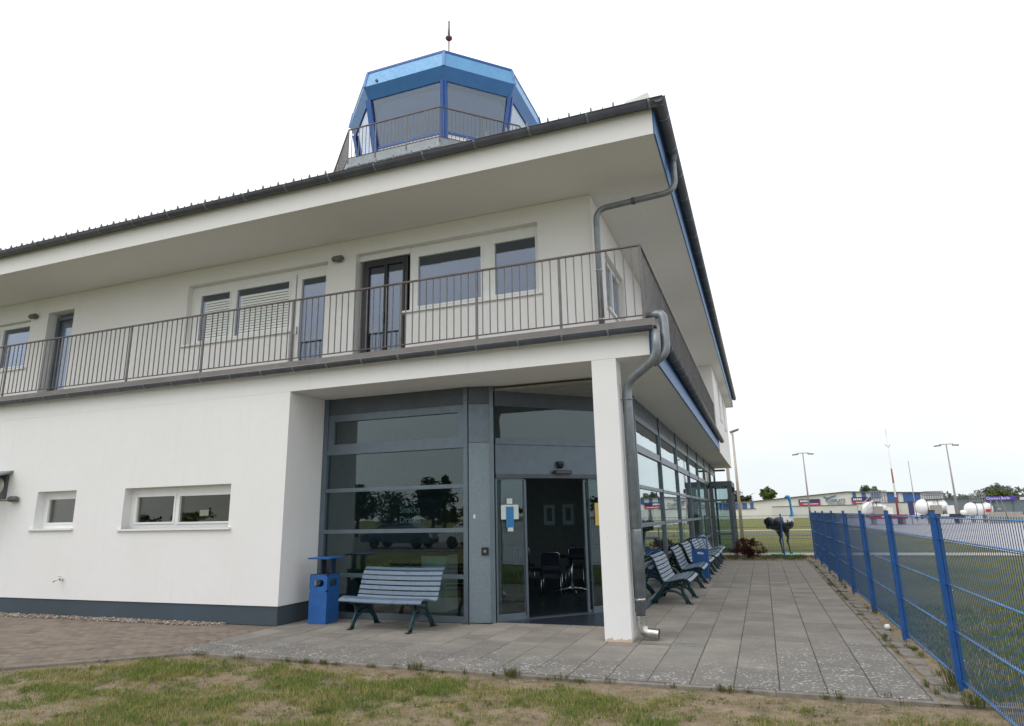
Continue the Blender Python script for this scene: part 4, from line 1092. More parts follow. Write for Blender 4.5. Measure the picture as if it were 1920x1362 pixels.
MB().tube(rounded([(-.18, 0, 0), (-.18, 0, 1.0), (.18, 0, 1.0), (.18, 0, 0)], .03, 4), .013, 8).build('hoop_frame', 'bin_blue', b2_, world=False)
MB().box(-.185, .185, -.05, .05, 1.0, 1.022).build('hood', 'bin_blue', b2_, world=False)

# ================================================================== DRAIN, LITTER, WEEDS
dr = thing('floor_drain', 'small steel grate and gully in the paving beside the column foot', 'drain', (-1.3, 8.86, 0))
m = MB().wall('x', 0, 0, 0, 0, 0, 0) if False else MB()
m.box(-1.62, -1.20, 8.78, 8.785, 0.0006, .003).box(-1.62, -1.20, 8.935, 8.94, 0.0006, .003)
m.build('frame', 'grey_steel', dr)
for k in range(16): MB().box(-1.61 + .026*k, -1.597 + .026*k, 8.79, 8.93, .0006, .004).build('bar', 'concrete', dr)
MB().box(-1.62, -1.20, 8.786, 8.934, .0003, .0006).build('opening_shade', 'black', dr)  # flat black sheet painted in for the shade below the bars
MB().cbox(-1.19, -.93, 8.79, 8.94, .0004, .010, .004).build('cover_plate', 'zinc', dr)
lt = MB().lathe([(0, -.035), (.028, -.03), (.036, 0), (.03, .03), (0, .036)], (1.42, 10.55, .045), 'x', 12).build('litter', 'white'); tag(lt, 'small crumpled white cup lying at the foot of the blue fence', 'litter')

def leaf_clump(mb, c, r, n, s, flat=1.0, up=0.0):
    for _ in range(n):
        d = Vector((random.gauss(0, 1), random.gauss(0, 1), random.gauss(0, 1)))
        d = d.normalized() * (random.random() ** .5)
        p = Vector(c) + Vector((d.x*r[0], d.y*r[1], abs(d.z)*r[2] if up else d.z*r[2]))
        a = Vector((random.gauss(0, 1), random.gauss(0, 1), random.gauss(0, .6))).normalized(); b = a.cross(Vector((random.gauss(0, 1), random.gauss(0, 1), random.gauss(0, 1)))).normalized()
        ls = s * random.uniform(.6, 1.3)
        mb.add([p - a*ls, p + b*ls*.45, p + a*ls, p - b*ls*.45], [(0, 1, 2, 3)])
def tuft(mb, x, y, z, n, h, spread):
    for _ in range(n):
        a = random.uniform(0, 2*PI); r = random.random()**.7 * spread; bx, by = x + r*math.cos(a), y + r*math.sin(a)
        hh = h * random.uniform(.4, 1.1); lean = random.uniform(.1, .6) * hh; la = a + random.uniform(-1, 1); w = random.uniform(.0015, .0032)
        tx, ty = bx + lean*math.cos(la), by + lean*math.sin(la); px_, py_ = -math.sin(la)*w, math.cos(la)*w
        mb.add([(bx-px_, by-py_, z), (bx+px_, by+py_, z), (tx*.5+bx*.5+px_, ty*.5+by*.5+py_, z+hh*.62), (tx*.5+bx*.5-px_, ty*.5+by*.5-py_, z+hh*.62), (tx, ty, z+hh)], [(0,1,2,3), (3,2,4)])
m = MB()
for _ in range(46):   # weeds along the kerb and the fence foot
    y = random.uniform(7, 24); tuft(m, random.choice((random.uniform(1.24, 1.30), random.uniform(1.45, 1.53))), y, -.01, random.randint(15, 50), random.uniform(.03, .09), random.uniform(.03, .10))
for _ in range(34):
    x = random.uniform(-6.9, 1.6); tuft(m, x, 6.87 + random.uniform(-.04, .03), -.03, random.randint(10, 50), random.uniform(.03, .08), random.uniform(.02, .09))
for x, y, n_, h_ in ((-4.40, 9.72, 90, .06), (-3.75, 6.86, 120, .09), (-2.62, 6.86, 150, .09), (-2.1, 6.85, 60, .06), (-6.8, 6.85, 70, .05), (1.40, 7.25, 90, .11), (1.52, 7.6, 120, .22), (1.5, 6.9, 130, .12), (-1.15, 9.05, 40, .03), (-1.05, 9.03, 40, .03), (.86, 7.02, 30, .05), (.4, 7.0, 30, .05)):
    tuft(m, x, y, -.02, n_, h_, .09)
for _ in range(70):
    x = 1.2 - STEP * random.randint(0, 14); y = random.uniform(7, 12); tuft(m, x + random.uniform(-.004, .004), y, -.01, 6, .012, .02)
for _ in range(160):
    tuft(m, random.uniform(-2.0, 1.6), random.uniform(24.45, 26.4), -.01, 30, random.uniform(.06, .16), .15)
o = m.build('weeds', 'weed'); o['kind'] = 'stuff'; tag(o, 'weeds and grass tufts along the kerbs and fence foot', 'weeds')

# ================================================================== LAWN
def lawn(name, label, n, xr, yr, keep, h0, h1, w0, seed):
    r = np.random.default_rng(seed)
    xs = r.uniform(*xr, n); ys = r.uniform(*yr, n)
    k = np.array([keep(x, y) for x, y in zip(xs, ys)]); xs, ys, kk = xs[k > 0], ys[k > 0], k[k > 0]; n = len(xs)
    h = r.uniform(h0, h1, n) * (0.45 + 0.75 * kk); a = r.uniform(0, 2*PI, n); lean = h * r.uniform(.15, 1.0, n); w = w0 * r.uniform(.7, 1.4, n)
    ca, sa = np.cos(a), np.sin(a)
    z0 = np.full(n, -.055)
    P = np.empty((n, 5, 3))
    for i, (f, s_, zz) in enumerate(((0, -1, 0), (0, 1, 0), (.4, .8, .62), (.4, -.8, .62), (1, 0, 1))):
        P[:, i, 0] = xs + lean*f*ca - s_*w*sa; P[:, i, 1] = ys + lean*f*sa + s_*w*ca; P[:, i, 2] = z0 + zz * h
    me = bpy.data.meshes.new(name)
    idx = np.arange(n)[:, None] * 5
    loops = np.concatenate([idx + np.array([0,1,2,3]), idx + np.array([3,2,4])], 1).astype(np.int32).ravel()
    st = np.empty((n, 2), np.int32); st[:, 0] = np.arange(n)*7; st[:, 1] = st[:, 0] + 4
    me.vertices.add(n*5); me.vertices.foreach_set('co', P.ravel()); me.loops.add(len(loops)); me.loops.foreach_set('vertex_index', loops)
    me.polygons.add(n*2); me.polygons.foreach_set('loop_start', st.ravel())
    me.update(calc_edges=True); me.validate()
    me.materials.append(M['blades'])
    o = link(name, me); o['kind'] = 'stuff'; tag(o, label, 'grass'); return o
def keep_front(x, y):
    lim = 6.88 if x > -7.02 else edge_y(x) - .07
    if y > lim or x > 1.50 + (7 - y) * .0: return 0
    v = noise.noise(Vector((x * .95, y * 1.3, 1.7))) * .5 + noise.noise(Vector((x * 2.7, y * 3.6, 5.1))) * .42 + noise.noise(Vector((x*8, y*8, 2))) * .34 + noise.noise(Vector((x*19, y*19, 7))) * .30
    v = v * 1.2 + .28 + .70 * max(0, 1 - math.hypot((x + 6.7)/1.0, (y - 6.15)/.42)) + .30 * max(0, 1 - math.hypot((x - .9)/.9, (y - 6.3)/.5))
    v -= .62 * max(0, 1 - (lim - y) / .45)
    v -= .2 * max(0, 1 - math.hypot((x + 9.)/1.6, (y - 5.2)/.6))
    p = min(1.0, max(0.09, v * 1.8 + .12))
    return p if random.random() < p ** .8 else 0
lawn('lawn_grass', 'patchy dry lawn grass in front of the slab paving', 330000, (-10.5, 1.55), (3.9, 6.9), keep_front, .016, .060, .0017, 3)
def keep_side(x, y):
    v = noise.noise(Vector((x, y, 9.))) * .5 + .72
    return v if random.random() < v else 0
lawn('lawn_grass', 'longer green grass beyond the blue mesh fence', 90000, (1.56, 5.5), (4.5, 13.5), keep_side, .03, .085, .0026, 4)

m = MB()
for _ in range(900):
    x = random.uniform(-10, 1.5); lim = 6.86 if x > -7.02 else edge_y(x) - .08
    y = lim - abs(random.gauss(0, .9))
    if y < 4.2: continue
    pebble(m, x, y, -.036, random.uniform(.003, .011))
me = m.mesh('small_stones', M['pebble'], fix=False); me.materials[0] = bpy.data.materials['mixed_river_pebbles']
o = link('small_stones', me); o['kind'] = 'stuff'; tag(o, 'small scattered stones on the bare soil of the lawn', 'stones')
m = MB()
for _ in range(420):   # clover and broad leaved weeds in the lawn
    cx_, cy_ = random.uniform(-9.5, 1.4), random.uniform(4.4, 6.75)
    if cx_ < -7.02 and cy_ > edge_y(cx_) - .1: continue
    for _k in range(random.randint(6, 16)):
        a = random.uniform(0, 2*PI); r_ = random.uniform(.01, .06); L = random.uniform(.008, .018); b_ = random.uniform(0, 2*PI)
        p = Vector((cx_ + r_*math.cos(a), cy_ + r_*math.sin(a), -.03 + random.uniform(0, .02))); u = Vector((math.cos(b_), math.sin(b_), random.uniform(-.3, .5)))*L; w_ = Vector((-math.sin(b_), math.cos(b_), random.uniform(-.2, .2)))*L*.7
        m.add([p - u, p + w_, p + u, p - w_], [(0,1,2,3)])
o = m.build('lawn_weeds', 'weed'); o['kind'] = 'stuff'; tag(o, 'clover and broad leaved weeds scattered through the lawn', 'weeds')

# ================================================================== SHRUB, STATUE
sb = thing('barberry_shrub', 'low dark red leaved shrub at the far end of the paving', 'shrub', (-.62, 25.0, 0))
m = MB()
for k in range(40):
    a = random.uniform(0, 2*PI); l = random.uniform(.35, .72); e = random.uniform(.5, 1.35)
    m.tube([(-.62, 25.0, 0), (-.62 + .5*l*math.cos(a)*math.cos(e), 25.0 + .4*l*math.sin(a)*math.cos(e), l*.55*math.sin(e)), (-.62 + 1.1*l*math.cos(a)*math.cos(e), 25.0 + .8*l*math.sin(a)*math.cos(e), l*math.sin(e))], [.008, .005, .003], 5)
m.build('stems', 'trunk', sb)
m = MB()
for k in range(95):
    a = random.uniform(0, 2*PI); l = random.uniform(.2, .70); e = random.uniform(.25, 1.4); c = (-.62 + .98*l*math.cos(a)*math.cos(e), 25.0 + .7*l*math.sin(a)*math.cos(e), .04 + l*.95*math.sin(e))
    leaf_clump(m, c, (.10, .10, .09), 36, .032)
m.build('leaves', 'leaf_red', sb)
hd = MB()
for k in range(120):
    y = 12.6 + 11.5 * k / 120; leaf_clump(hd, (-2.75 + random.uniform(-.12, .12), y, .38 + random.uniform(-.1, .12)), (.16, .10, .2), 14, .03)
o = hd.build('indoor_plants', 'leaf_hedge'); tag(o, 'row of russet houseplants standing inside along the side glass', 'plants', None); o['kind'] = 'stuff'

st = thing('ostrich_statue', 'life size ostrich statue with blue neck and black body behind the mesh fence', 'statue', (0.56, 27.75, 0), 0, None, world=False)
def blob(mb, c, r, ry=0.0):
    prof = [(math.sin(a), -math.cos(a)) for a in [PI*k/14 for k in range(15)]]
    T = Matrix.Translation(c) @ Matrix.Rotation(ry, 4, 'Y') @ Matrix.Diagonal((*r, 1))
    q = MB(T); q.lathe(prof, n=20); mb.add(q.v, q.f, True)
m = MB()
for c, r, a in (((.06, 0, 1.10), (.40, .27, .285), -.05), ((.30, 0, 1.14), (.22, .22, .24), 0), ((-.22, 0, 1.10), (.24, .20, .22), .3), ((-.34, 0, 1.25), (.15, .17, .13), .2), ((-.45, 0, 1.20), (.12, .14, .13), 0), ((-.40, 0, 1.06), (.10, .10, .15), .4), ((.40, 0, 2.115), (.095, .065, .075), 0), ((.45, 0, 2.06), (.06, .05, .07), 0)): blob(m, c, r, a)
m.tube([(.36, 0, 1.22), (.455, 0, 1.34), (.485, 0, 1.48), (.475, 0, 1.70), (.462, 0, 1.92), (.445, 0, 2.08)], [.15, .10, .058, .045, .047, .058], 14)
m.tube([(.36, 0, 2.11), (.30, 0, 2.10), (.245, 0, 2.085)], [.05, .035, .016], 10)
for x_, y_ in ((-.04, .10), (.22, -.10)):
    m.tube([(x_, y_, .98), (x_ - .005, y_, .80), (x_ + .03, y_, .60), (x_ - .005, y_, .50), (x_ + .03, y_, .28), (x_ + .055, y_, .05)], [.13, .10, .048, .045, .030, .032], 12)
    m.tube([(x_ + .03, y_, .04), (x_ + .15, y_, .03)], [.03, .02], 8); m.tube([(x_ + .05, y_, .04), (x_ + .12, y_ + .05, .03)], [.024, .016], 8)
me = m.mesh('body', M['ostrich'], fix=False)
o = bpy.data.objects.new('body', me); COL.objects.link(o)
md = o.modifiers.new('r', 'REMESH'); md.mode = 'VOXEL'; md.voxel_size = .016
md = o.modifiers.new('s', 'SMOOTH'); md.factor = .6; md.iterations = 8
dg = bpy.context.evaluated_depsgraph_get(); m2 = bpy.data.meshes.new_from_object(o.evaluated_get(dg)); bpy.data.objects.remove(o); bpy.data.meshes.remove(me)
m2.name = 'body'; m2.materials.clear(); m2.materials.append(M['ostrich'])
for p in m2.polygons: p.use_smooth = True
link('body', m2, st, False)
MB().lathe([(0, 0), (.5, 0), (.5, .03), (.46, .045), (0, .05)], (.10, 0, -.03), 'z', 24).build('base_plate', simple('mint_green_base', (.20, .50, .36), .6, 0, .2), st, world=False)
m = MB(); m.lathe([(0, -.012), (.012, 0), (0, .012)], (.33, -.075, 2.19), 'y', 10).lathe([(0, -.012), (.012, 0), (0, .012)], (.33, .075, 2.19), 'y', 10); m.build('eyes', 'white', st, world=False)

# ================================================================== LAMP POSTS, MASTS
def lamp_double(x, y, h, label, s=1.0):
    r_ = thing('lamp_post', label, 'lamp post', (x, y, 0), 0, 'tall apron lamp posts', world=False)
    MB().cyl((0, 0, 0), (0, 0, h), .14*s, 10, .07*s).build('pole', 'pole_grey', r_, world=False)
    MB().bar((-.75*s, 0, h), (.75*s, 0, h), .12, .10).build('arm', 'pole_grey', r_, world=False)
    for q in (-1, 1): MB().bar((q*.62*s, 0, h - .13), (q*1.35*s, -.15, h - .20), .42, .17).build('lamp_head', 'grey_steel', r_, world=False)
lamp_double(6.05, 100, 9.4, 'twin headed grey lamp post in front of the hangar sign')
lamp_double(22.9, 98, 9.5, 'twin headed lamp post standing among the white fuel tanks')
r_ = thing('lamp_post', 'single headed pale lamp post beside the terminal end', 'lamp post', (-1.19, 39.6, 0), 0, None, world=False)
MB().cyl((0, 0, 0), (0, 0, 6.0), .10, 12, .055).build('pole', 'pole', r_, world=False)
MB().add([(-.12,-.1,6.0),(.34,-.1,6.16),(.34,.1,6.16),(-.12,.1,6.0),(-.15,-.12,6.12),(.38,-.12,6.27),(.38,.12,6.27),(-.15,.12,6.12)], [(3,2,1,0),(4,5,6,7),(0,1,5,4),(1,2,6,5),(2,3,7,6),(3,0,4,7)]).build('lamp_head', 'grey_steel', r_, world=False)
r_ = thing('flag_pole', 'pale thick pole right behind the terminal end wall', 'pole', (-1.55, 37.5, 0), 0, None, world=False)
MB().cyl((0, 0, 0), (0, 0, 5.8), .09, 12).build('pole', 'pole', r_, world=False)
mt = thing('windsock_mast', 'red and white banded mast behind the red fuel trailer', 'mast', (13.15, 79, 0), 0, None, world=False)
MB().cyl((0, 0, 0), (.0, 0, 9.2), .13, 10, .035).build('pole', 'mast', mt, world=False)
MB().bar((-.05, 0, 8.0), (-.25, 0, 8.3), .05, .05).bar((.05, 0, 7.9), (.22, 0, 8.25), .05, .05).cyl((0, 0, 9.2), (0, 0, 9.9), .02, 6).build('wind_vane', 'pole_grey', mt, world=False)
am = thing('antenna_mast', 'thin bare grey aerial mast left of the middle fuel tank', 'mast', (17.8, 95, 0), 0, None, world=False)
MB().cyl((0, 0, 0), (0, 0, 7.4), .07, 8, .04).build('pole', 'pole_grey', am, world=False)

# ================================================================== HANGARS
HY = 165.0; K = HY / 150.0
def hx(x): return x * K
def hz(z): return 1.6 + (z - 1.6) * K
HG = thing('hangar', 'long pale hangar with blue panels and a low gabled front', 'hangar', (hx(12), HY, 0), 0)
def Hb(mb, n, m, p=None, **k): return mb.build(n, m, p or HG, world=(p is None), **k)
top = [(hx(-9), hz(3.45)), (hx(-1.5), hz(3.62)), (hx(16.3), hz(5.05)), (hx(33), hz(4.35))]
poly = [(hx(-9), -.1)] + [(hx(33), -.1)] + top[::-1]
Hb(MB().prism(poly, 'y', HY, HY + 30), 'wall', 'hangar')
rf = MB()
for a, b in zip(top[:-1], top[1:]): rf.bar((a[0], HY + 15, a[1] + .08), (b[0], HY + 15, b[1] + .08), 31, .16, up=(0, 0, 1))
Hb(rf, 'roof', 'hangar_trim')
for k, (a, b) in enumerate(((1.97, 9.0), (9.06, 17.9), (17.96, 25.4))):
    Hb(MB().box(hx(a), hx(b), HY - .25, HY - .02, -.05, hz(2.42 + .02*k)), 'sliding_door', 'hangar_door')
Hb(MB().box(hx(1.9), hx(17.9), HY - .4, HY - .26, hz(2.44), hz(2.54)), 'door_rail', 'hangar_trim')
for a, b, z0, z1 in ((-9, -4.15, 2.25, 3.42), (-3.95, -3.0, 2.25, 3.45), (-2.35, -1.7, 2.25, 3.5), (17.35, 17.95, 4.0, 4.98), (19.0, 19.75, 3.9, 4.92), (20.7, 22.35, 3.6, 4.85), (23.45, 25.35, 2.9, 4.72), (26.25, 29.2, 2.85, 4.58)):
    Hb(MB().box(hx(a), hx(b), HY - .12, HY - .02, hz(z0), hz(z1) - .12), 'blue_panel', 'hangar_blue')
Hb(MB().box(hx(-9), hx(-1.3), HY - .2, HY - .02, hz(2.14), hz(2.24)).box(hx(22), hx(33), HY - .2, HY - .02, hz(2.72), hz(2.84)), 'trim_band', 'hangar_trim')
Hb(MB().box(hx(19.2), hx(20.0), HY - .3, HY, 0, hz(2.5)), 'door', 'hangar_trim')
def banner(x0, x1, z0, z1, w):
    s_ = Hb(MB().box(hx(x0), hx(x1), HY - .30, HY - .13, hz(z0), hz(z1)), 'banner', 'sign_navy')
    zs = hz(z0) + (hz(z1) - hz(z0)) * .36
    Hb(MB().box(hx(x0), hx(x1), HY - .34, HY - .301, hz(z0), zs), 'red_strip', 'sign_red', s_)
    bars = MB(); xx = hx(x0) + .3
    while xx < hx(x0) + (hx(x1)-hx(x0)) * .46: bars.box(xx, xx + .26, HY - .34, HY - .301, zs + .22, zs + .62); xx += .36
    Hb(bars, 'white_marks', 'white', s_)
    bars = MB(); xx = hx(x0) + (hx(x1)-hx(x0)) * .2
    while xx < hx(x1) - .6: bars.box(xx, xx + .2, HY - .37, HY - .341, hz(z0) + .16, hz(z0) + .34); xx += .28
    Hb(bars, 'small_marks', 'white', s_)
banner(7.19, 11.2, 2.62, 3.82, 0); banner(17.06, 20.75, 2.70, 3.98, 0)
Hb(MB().add([(hx(x), HY - yy, hz(z)) for yy in (.3, .1) for x, z in ((11.85, 4.25), (12.5, 3.78), (14.3, 4.35), (14.3, 4.52), (12.55, 4.03), (12.2, 4.30))],
   [tuple(range(6))[::-1], tuple(range(6, 12))] + [(i, (i+1) % 6, 6+(i+1) % 6, 6+i) for i in range(6)]), 'wing_logo', 'sign_blue')
text_mesh('FLUGPLATZ', 1.02, 'sign_grey', 'sign_letters', (hx(12.25), HY - .15, hz(3.12)), (PI/2, 0, 0), HG, .06, sx=.74)
text_mesh('STRAUSBERG', .60, 'letter', 'sign_letters', (hx(12.55), HY - .15, hz(2.66)), (PI/2, 0, 0), HG, .06, sx=1.0)
GH = thing('hangar', 'low grey green hangar at the right with a violet sign', 'hangar', (44, 145, 0), 0)
GY = 145.0; K2 = GY / 130.0
MB().box(29.0*K2, 62, GY, GY + 25, 0, 1.6 + 1.42*K2).build('wall', 'hangar_grey', GH)
MB().box(28.8*K2, 62.2, GY - .3, GY + 25.4, 1.6 + 1.42*K2, 1.6 + 1.55*K2).build('roof', 'hangar_trim', GH)
for k in range(9): MB().box(34 + k*2.9, 36.6 + k*2.9, GY - .12, GY - .01, 0, 2.6).build('door', 'hangar_grey', GH)
s_ = MB().box(34.4*K2, 38.7*K2, GY - .5, GY - .31, 1.6 + .95*K2, 1.6 + 1.60*K2).build('sign_board', 'sign_purple', GH)
text_mesh('Charters Berlin', .66, 'white', 'sign_letters', (34.6*K2, GY - .52, 1.6 + 1.10*K2), (PI/2, 0, 0), GH, .03, sx=.88)
MB().box(39.2*K2, 62, GY - .35, GY - .31, 1.6 + .95*K2, 1.6 + 1.38*K2).build('pale_panel', 'hangar_door', GH)

# ================================================================== FUEL TANKS
def tank_thing(label, x, y): return thing('fuel_tank', label, 'fuel tank', (x, y, 0), 0, 'white fuel tanks on the apron')
def vessel(root, x0, x1, y, zc, r):
    L = x1 - x0; MB().lathe([(0, 0), (r*.45, .06), (r*.8, .25), (r, .6), (r, L - .6), (r*.8, L - .25), (r*.45, L - .06), (0, L)], (x0, y, zc), 'x', 28).build('vessel', 'tank', root)
    for xx in (x0 + 1.0, x1 - 1.0): MB().lathe([(r + .012, -.04), (r + .012, .04)], (xx, y, zc), 'x', 28).build('band', 'grey_steel', root)
def cage(root, x0, x1, y0, y1, z0, z1, n):
    m = MB()
    for z in (z0, (z0+z1)/2, z1):
        for (a, b) in (((x0,y0),(x1,y0)), ((x0,y1),(x1,y1)), ((x0,y0),(x0,y1)), ((x1,y0),(x1,y1))): m.bar((*a, z), (*b, z), .05, .05)
    for k in range(n + 1):
        xx = x0 + (x1 - x0)*k/n; m.bar((xx, y0, z0), (xx, y0, z1), .05, .05); m.bar((xx, y1, z0), (xx, y1, z1), .05, .05)
    m.build('platform_railing', 'grey_steel', root); MB().box(x0, x1, y0, y1, z0 - .05, z0).build('platform', 'grey_steel', root)
TY = 80
t1 = tank_thing('white fuel tank on a bright red chassis with a sloping loading ramp', 11.4, TY)
vessel(t1, 10.0, 12.35, TY, 1.60, .72)
c = MB().box(10.6, 14.0, TY - .9, TY + .9, .55, .98).build('chassis', 'red', t1)
MB().box(11.6, 12.4, TY - .93, TY - .901, .70, .92).build('white_nameplate', 'white', t1)
MB().box(10.95, 11.85, TY - .98, TY - .6, 1.0, 1.85).build('cabinet', 'cabinet', t1)
MB().box(12.15, 12.75, TY - .8, TY - .2, 1.0, 1.72).build('control_box', 'white', t1)
MB().box(13.0, 13.45, TY - .8, TY - .3, .95, 1.2).build('hose_reel', 'white', t1)
MB().bar((9.55, TY - 1.1, 1.05), (10.95, TY - 1.1, 2.45), .16, .6, up=(0, 1, 0)).bar((9.5, TY - 1.1, 1.6), (10.8, TY - 1.1, 3.0), .05, .05).build('loading_ramp', 'hangar_door', t1)
cage(t1, 10.9, 12.4, TY - .7, TY + .5, 2.40, 3.45, 6)
for xx in (10.8, 13.5): MB().box(xx, xx + .3, TY - .85, TY + .85, 0, .549).build('skid', 'concrete', t1)
t2 = tank_thing('white fuel tank on a black chassis with grey cabinet, in the middle', 16.6, TY)
vessel(t2, 15.05, 18.0, TY + .4, 1.68, .80)
MB().box(15.9, 19.1, TY - .9, TY + .9, .55, .95).build('chassis', 'alu_dark', t2)
pl = MB().box(16.95, 17.7, TY - .93, TY - .901, .70, .93).build('number_plate', 'white', t2)
MB().box(16.2, 17.15, TY - .98, TY - .55, .97, 1.85).build('cabinet', 'cabinet', t2)
MB().box(17.6, 18.25, TY - .9, TY - .3, .96, 1.80).build('control_box', 'white', t2)
text_mesh('JET A1', .20, 'black', 'tank_letters', (16.55, TY - .45, 2.10), (PI/2 - .35, 0, 0), t2, .01)
cage(t2, 15.95, 17.6, TY - .3, TY + 1.0, 2.48, 3.25, 8)
for xx in (16.1, 18.5): MB().box(xx, xx + .3, TY - .85, TY + .85, 0, .549).build('skid', 'concrete', t2)
MB().lathe([(0, -.3), (.22, -.25), (.28, 0), (.22, .25), (0, .3)], (19.0, TY - .8, 1.05), 'x', 16).build('small_drum', 'white', t2)
t3 = tank_thing('white fuel tank behind a low concrete barrier at the right', 21.5, TY + 3)
vessel(t3, 20.0, 22.6, TY + 3, 1.36, .70)
for xx in (20.6, 21.7): MB().box(xx, xx + .2, TY + 2.6, TY + 3.4, 0, .9).build('support', 'concrete', t3)
cage(t3, 20.8, 21.9, TY + 2.5, TY + 3.5, 2.15, 2.95, 5)
m = MB()
for (a, b) in (((22.3, 2.3), (22.2, 1.1)), ((23.2, 2.3), (23.5, 1.0)), ((22.8, 2.3), (22.9, 1.1))): m.bar((a[0], TY + 2.2, a[1]), (b[0], TY + 2.2, b[1]), .06, .06)
m.bar((22.2, TY + 2.2, 2.3), (23.3, TY + 2.2, 2.3), .06, .06).bar((22.2, TY + 2.2, 1.7), (23.4, TY + 2.2, 1.7), .05, .05); m.build('ladder_frame', 'grey_steel', t3)
MB().lathe([(0, -.12), (.2, -.12), (.2, .12), (0, .12)], (22.9, TY + 2.1, 1.25), 'x', 14).build('pump', 'grey_steel', t3)
MB().box(21.75, 22.1, TY + 2.0, TY + 2.3, 1.05, 1.35).build('red_box', 'red', t3)
cb = thing('concrete_barrier', 'low pale concrete barrier blocks before the right fuel tank', 'barrier', (22.5, TY - 1, 0))
for k in range(2): MB().add([(21.1+k*1.4,TY-1.3,0),(22.48+k*1.4,TY-1.3,0),(22.48+k*1.4,TY-.7,0),(21.1+k*1.4,TY-.7,0),(21.15+k*1.4,TY-1.12,1.05),(22.43+k*1.4,TY-1.12,1.05),(22.43+k*1.4,TY-.88,1.05),(21.15+k*1.4,TY-.88,1.05)],
    [(3,2,1,0),(4,5,6,7),(0,1,5,4),(1,2,6,5),(2,3,7,6),(3,0,4,7)]).build('block', 'concrete', cb)
sg = thing('information_board', 'narrow dark board standing between two fuel tanks', 'sign', (14.3, 78, 0))
MB().box(14.1, 14.18, 77.9, 78.0, 0, 2.2).build('post', 'grey_steel', sg); MB().box(13.95, 14.45, 77.85, 77.9, .9, 2.3).build('board', 'sign_navy', sg)
cr = thing('parked_car', 'white car parked far off between the fuel tanks', 'car', (23.6, 118, 0), 0, None, world=False)

def car(root, paint):
    prof = [(-2.1,.35),(-2.15,.75),(-1.55,.92),(-.95,1.40),(.75,1.45),(1.45,1.02),(2.05,.88),(2.15,.55),(2.1,.30)]
    m = MB(); n = len(prof)
    vs = []
    for y, s_ in ((-.86, 1), (-.60, 0), (.60, 0), (.86, 1)):
        pass
    lo = [(p[0], -.86, p[1]) for p in prof]; hi = [(p[0], .86, p[1]) for p in prof]
    for L in (lo, hi):
        for i, p in enumerate(L):
            if p[2] > 1.1: L[i] = (p[0], p[1]*.76, p[2])
    m.add(lo + hi, [tuple(range(n)), tuple(range(n, 2*n))[::-1]] + [(i, (i+1) % n, n+(i+1) % n, n+i) for i in range(n)])
    m.build('body', paint, root, world=False)
    for s_ in (-1, 1):
        MB().add([(-1.35, s_*.80, .98), (1.25, s_*.80, 1.0), (.68, s_*.705, 1.38), (-.88, s_*.70, 1.34)], [(0,1,2,3)]).build('window', 'dark_glass', root, world=False)
        for x_ in (-1.3, 1.35): MB().lathe([(0, -.1), (.31, -.1), (.33, 0), (.31, .1), (0, .1)], (x_, s_*.80, .32), 'y', 18).build('wheel', 'tyre', root, world=False)
    MB().add([(1.42, -.66, 1.06), (1.42, .66, 1.06), (.82, .60, 1.42), (.82, -.60, 1.42)], [(0,1,2,3)]).add([(-1.56, -.66, .95), (-1.56, .66, .95), (-1.01, .60, 1.37), (-1.01, -.60, 1.37)], [(3,2,1,0)]).build('windscreen', 'dark_glass', root, world=False)
    for s_ in (-1, 1): MB().box(2.1, 2.17, s_*.55 - .15, s_*.55 + .15, .62, .76).build('headlight', 'white', root, world=False)
car(cr, 'car_white'); cr.rotation_euler = (0, 0, .3)

# ================================================================== TREES
def tree(x, y, h, r, leaf, label, seed, n=1800, ls=.35, squash=.8, conic=False, z0=None, name='tree'):
    random.seed(seed)
    root = thing(name, label, 'tree', (x, y, -.06), 0, None, world=False)
    m = MB(); m.tube([(0,0,0), (.05*r, 0, h*.3), (0, .03*r, h*.75)], [h*.035, h*.026, h*.008], 8)
    for k in range(7):
        a = random.uniform(0, 2*PI); z = h*random.uniform(.28, .6); l = r*random.uniform(.5, .9)
        m.tube([(0,0,z), (l*.5*math.cos(a), l*.5*math.sin(a), z + l*.35), (l*math.cos(a), l*math.sin(a), z + l*.6)], [h*.012, h*.008, h*.003], 5)
    m.build('trunk', 'trunk', root, world=False)
    m = MB(); cz = h - r*squash if z0 is None else z0
    K_ = 34; per = n // K_
    for k in range(K_):
        d = Vector((random.gauss(0,1), random.gauss(0,1), random.gauss(0,1))).normalized() * (random.uniform(.35, 1.0))
        if conic:
            t = random.random() ** .8; zz = h*(.14 + .84*t); rr_ = r*(1 - t)*.85 + .05; a = random.uniform(0, 2*PI); c = (rr_*math.cos(a), rr_*math.sin(a), zz); cr_2 = .28*r*(1.1 - t) + .1
        else:
            c = (d.x*r*.82, d.y*r*.82, cz + d.z*r*squash*.85); cr_2 = r*random.uniform(.22, .38)
        leaf_clump(m, c, (cr_2, cr_2, cr_2*.75), per, ls)
    m.build('crown', leaf, root, world=False); return root
tree(2.2, 250, 10.0, 3.2, 'leaf_mid', 'small rounded green tree rising behind the hangar roof at left', 1, 1600, .5)
tree(-6.0, 235, 9.0, 5.5, 'leaf_dark', 'dark tree behind the hangar end next to the pale lamp post', 2, 1600, .6)
tree(31.5, 230, 9.2, 3.0, 'leaf_hazed', 'grey green tree top just above the blue hangar panels', 3, 1200, .5)
tree(60.5, 215, 7.8, 4.2, 'leaf_hazed', 'domed grey green tree above the violet sign', 4, 2000, .45, .62)
tree(53.0, 190, 5.8, 2.9, 'leaf_mid', 'fresh green tree behind the right fuel tank platform', 5, 1600, .35, .6)
tree(56.3, 192, 5.4, 2.0, 'leaf_mid', 'smaller light green tree right of the fuel tank platform', 6, 1200, .3, .6)
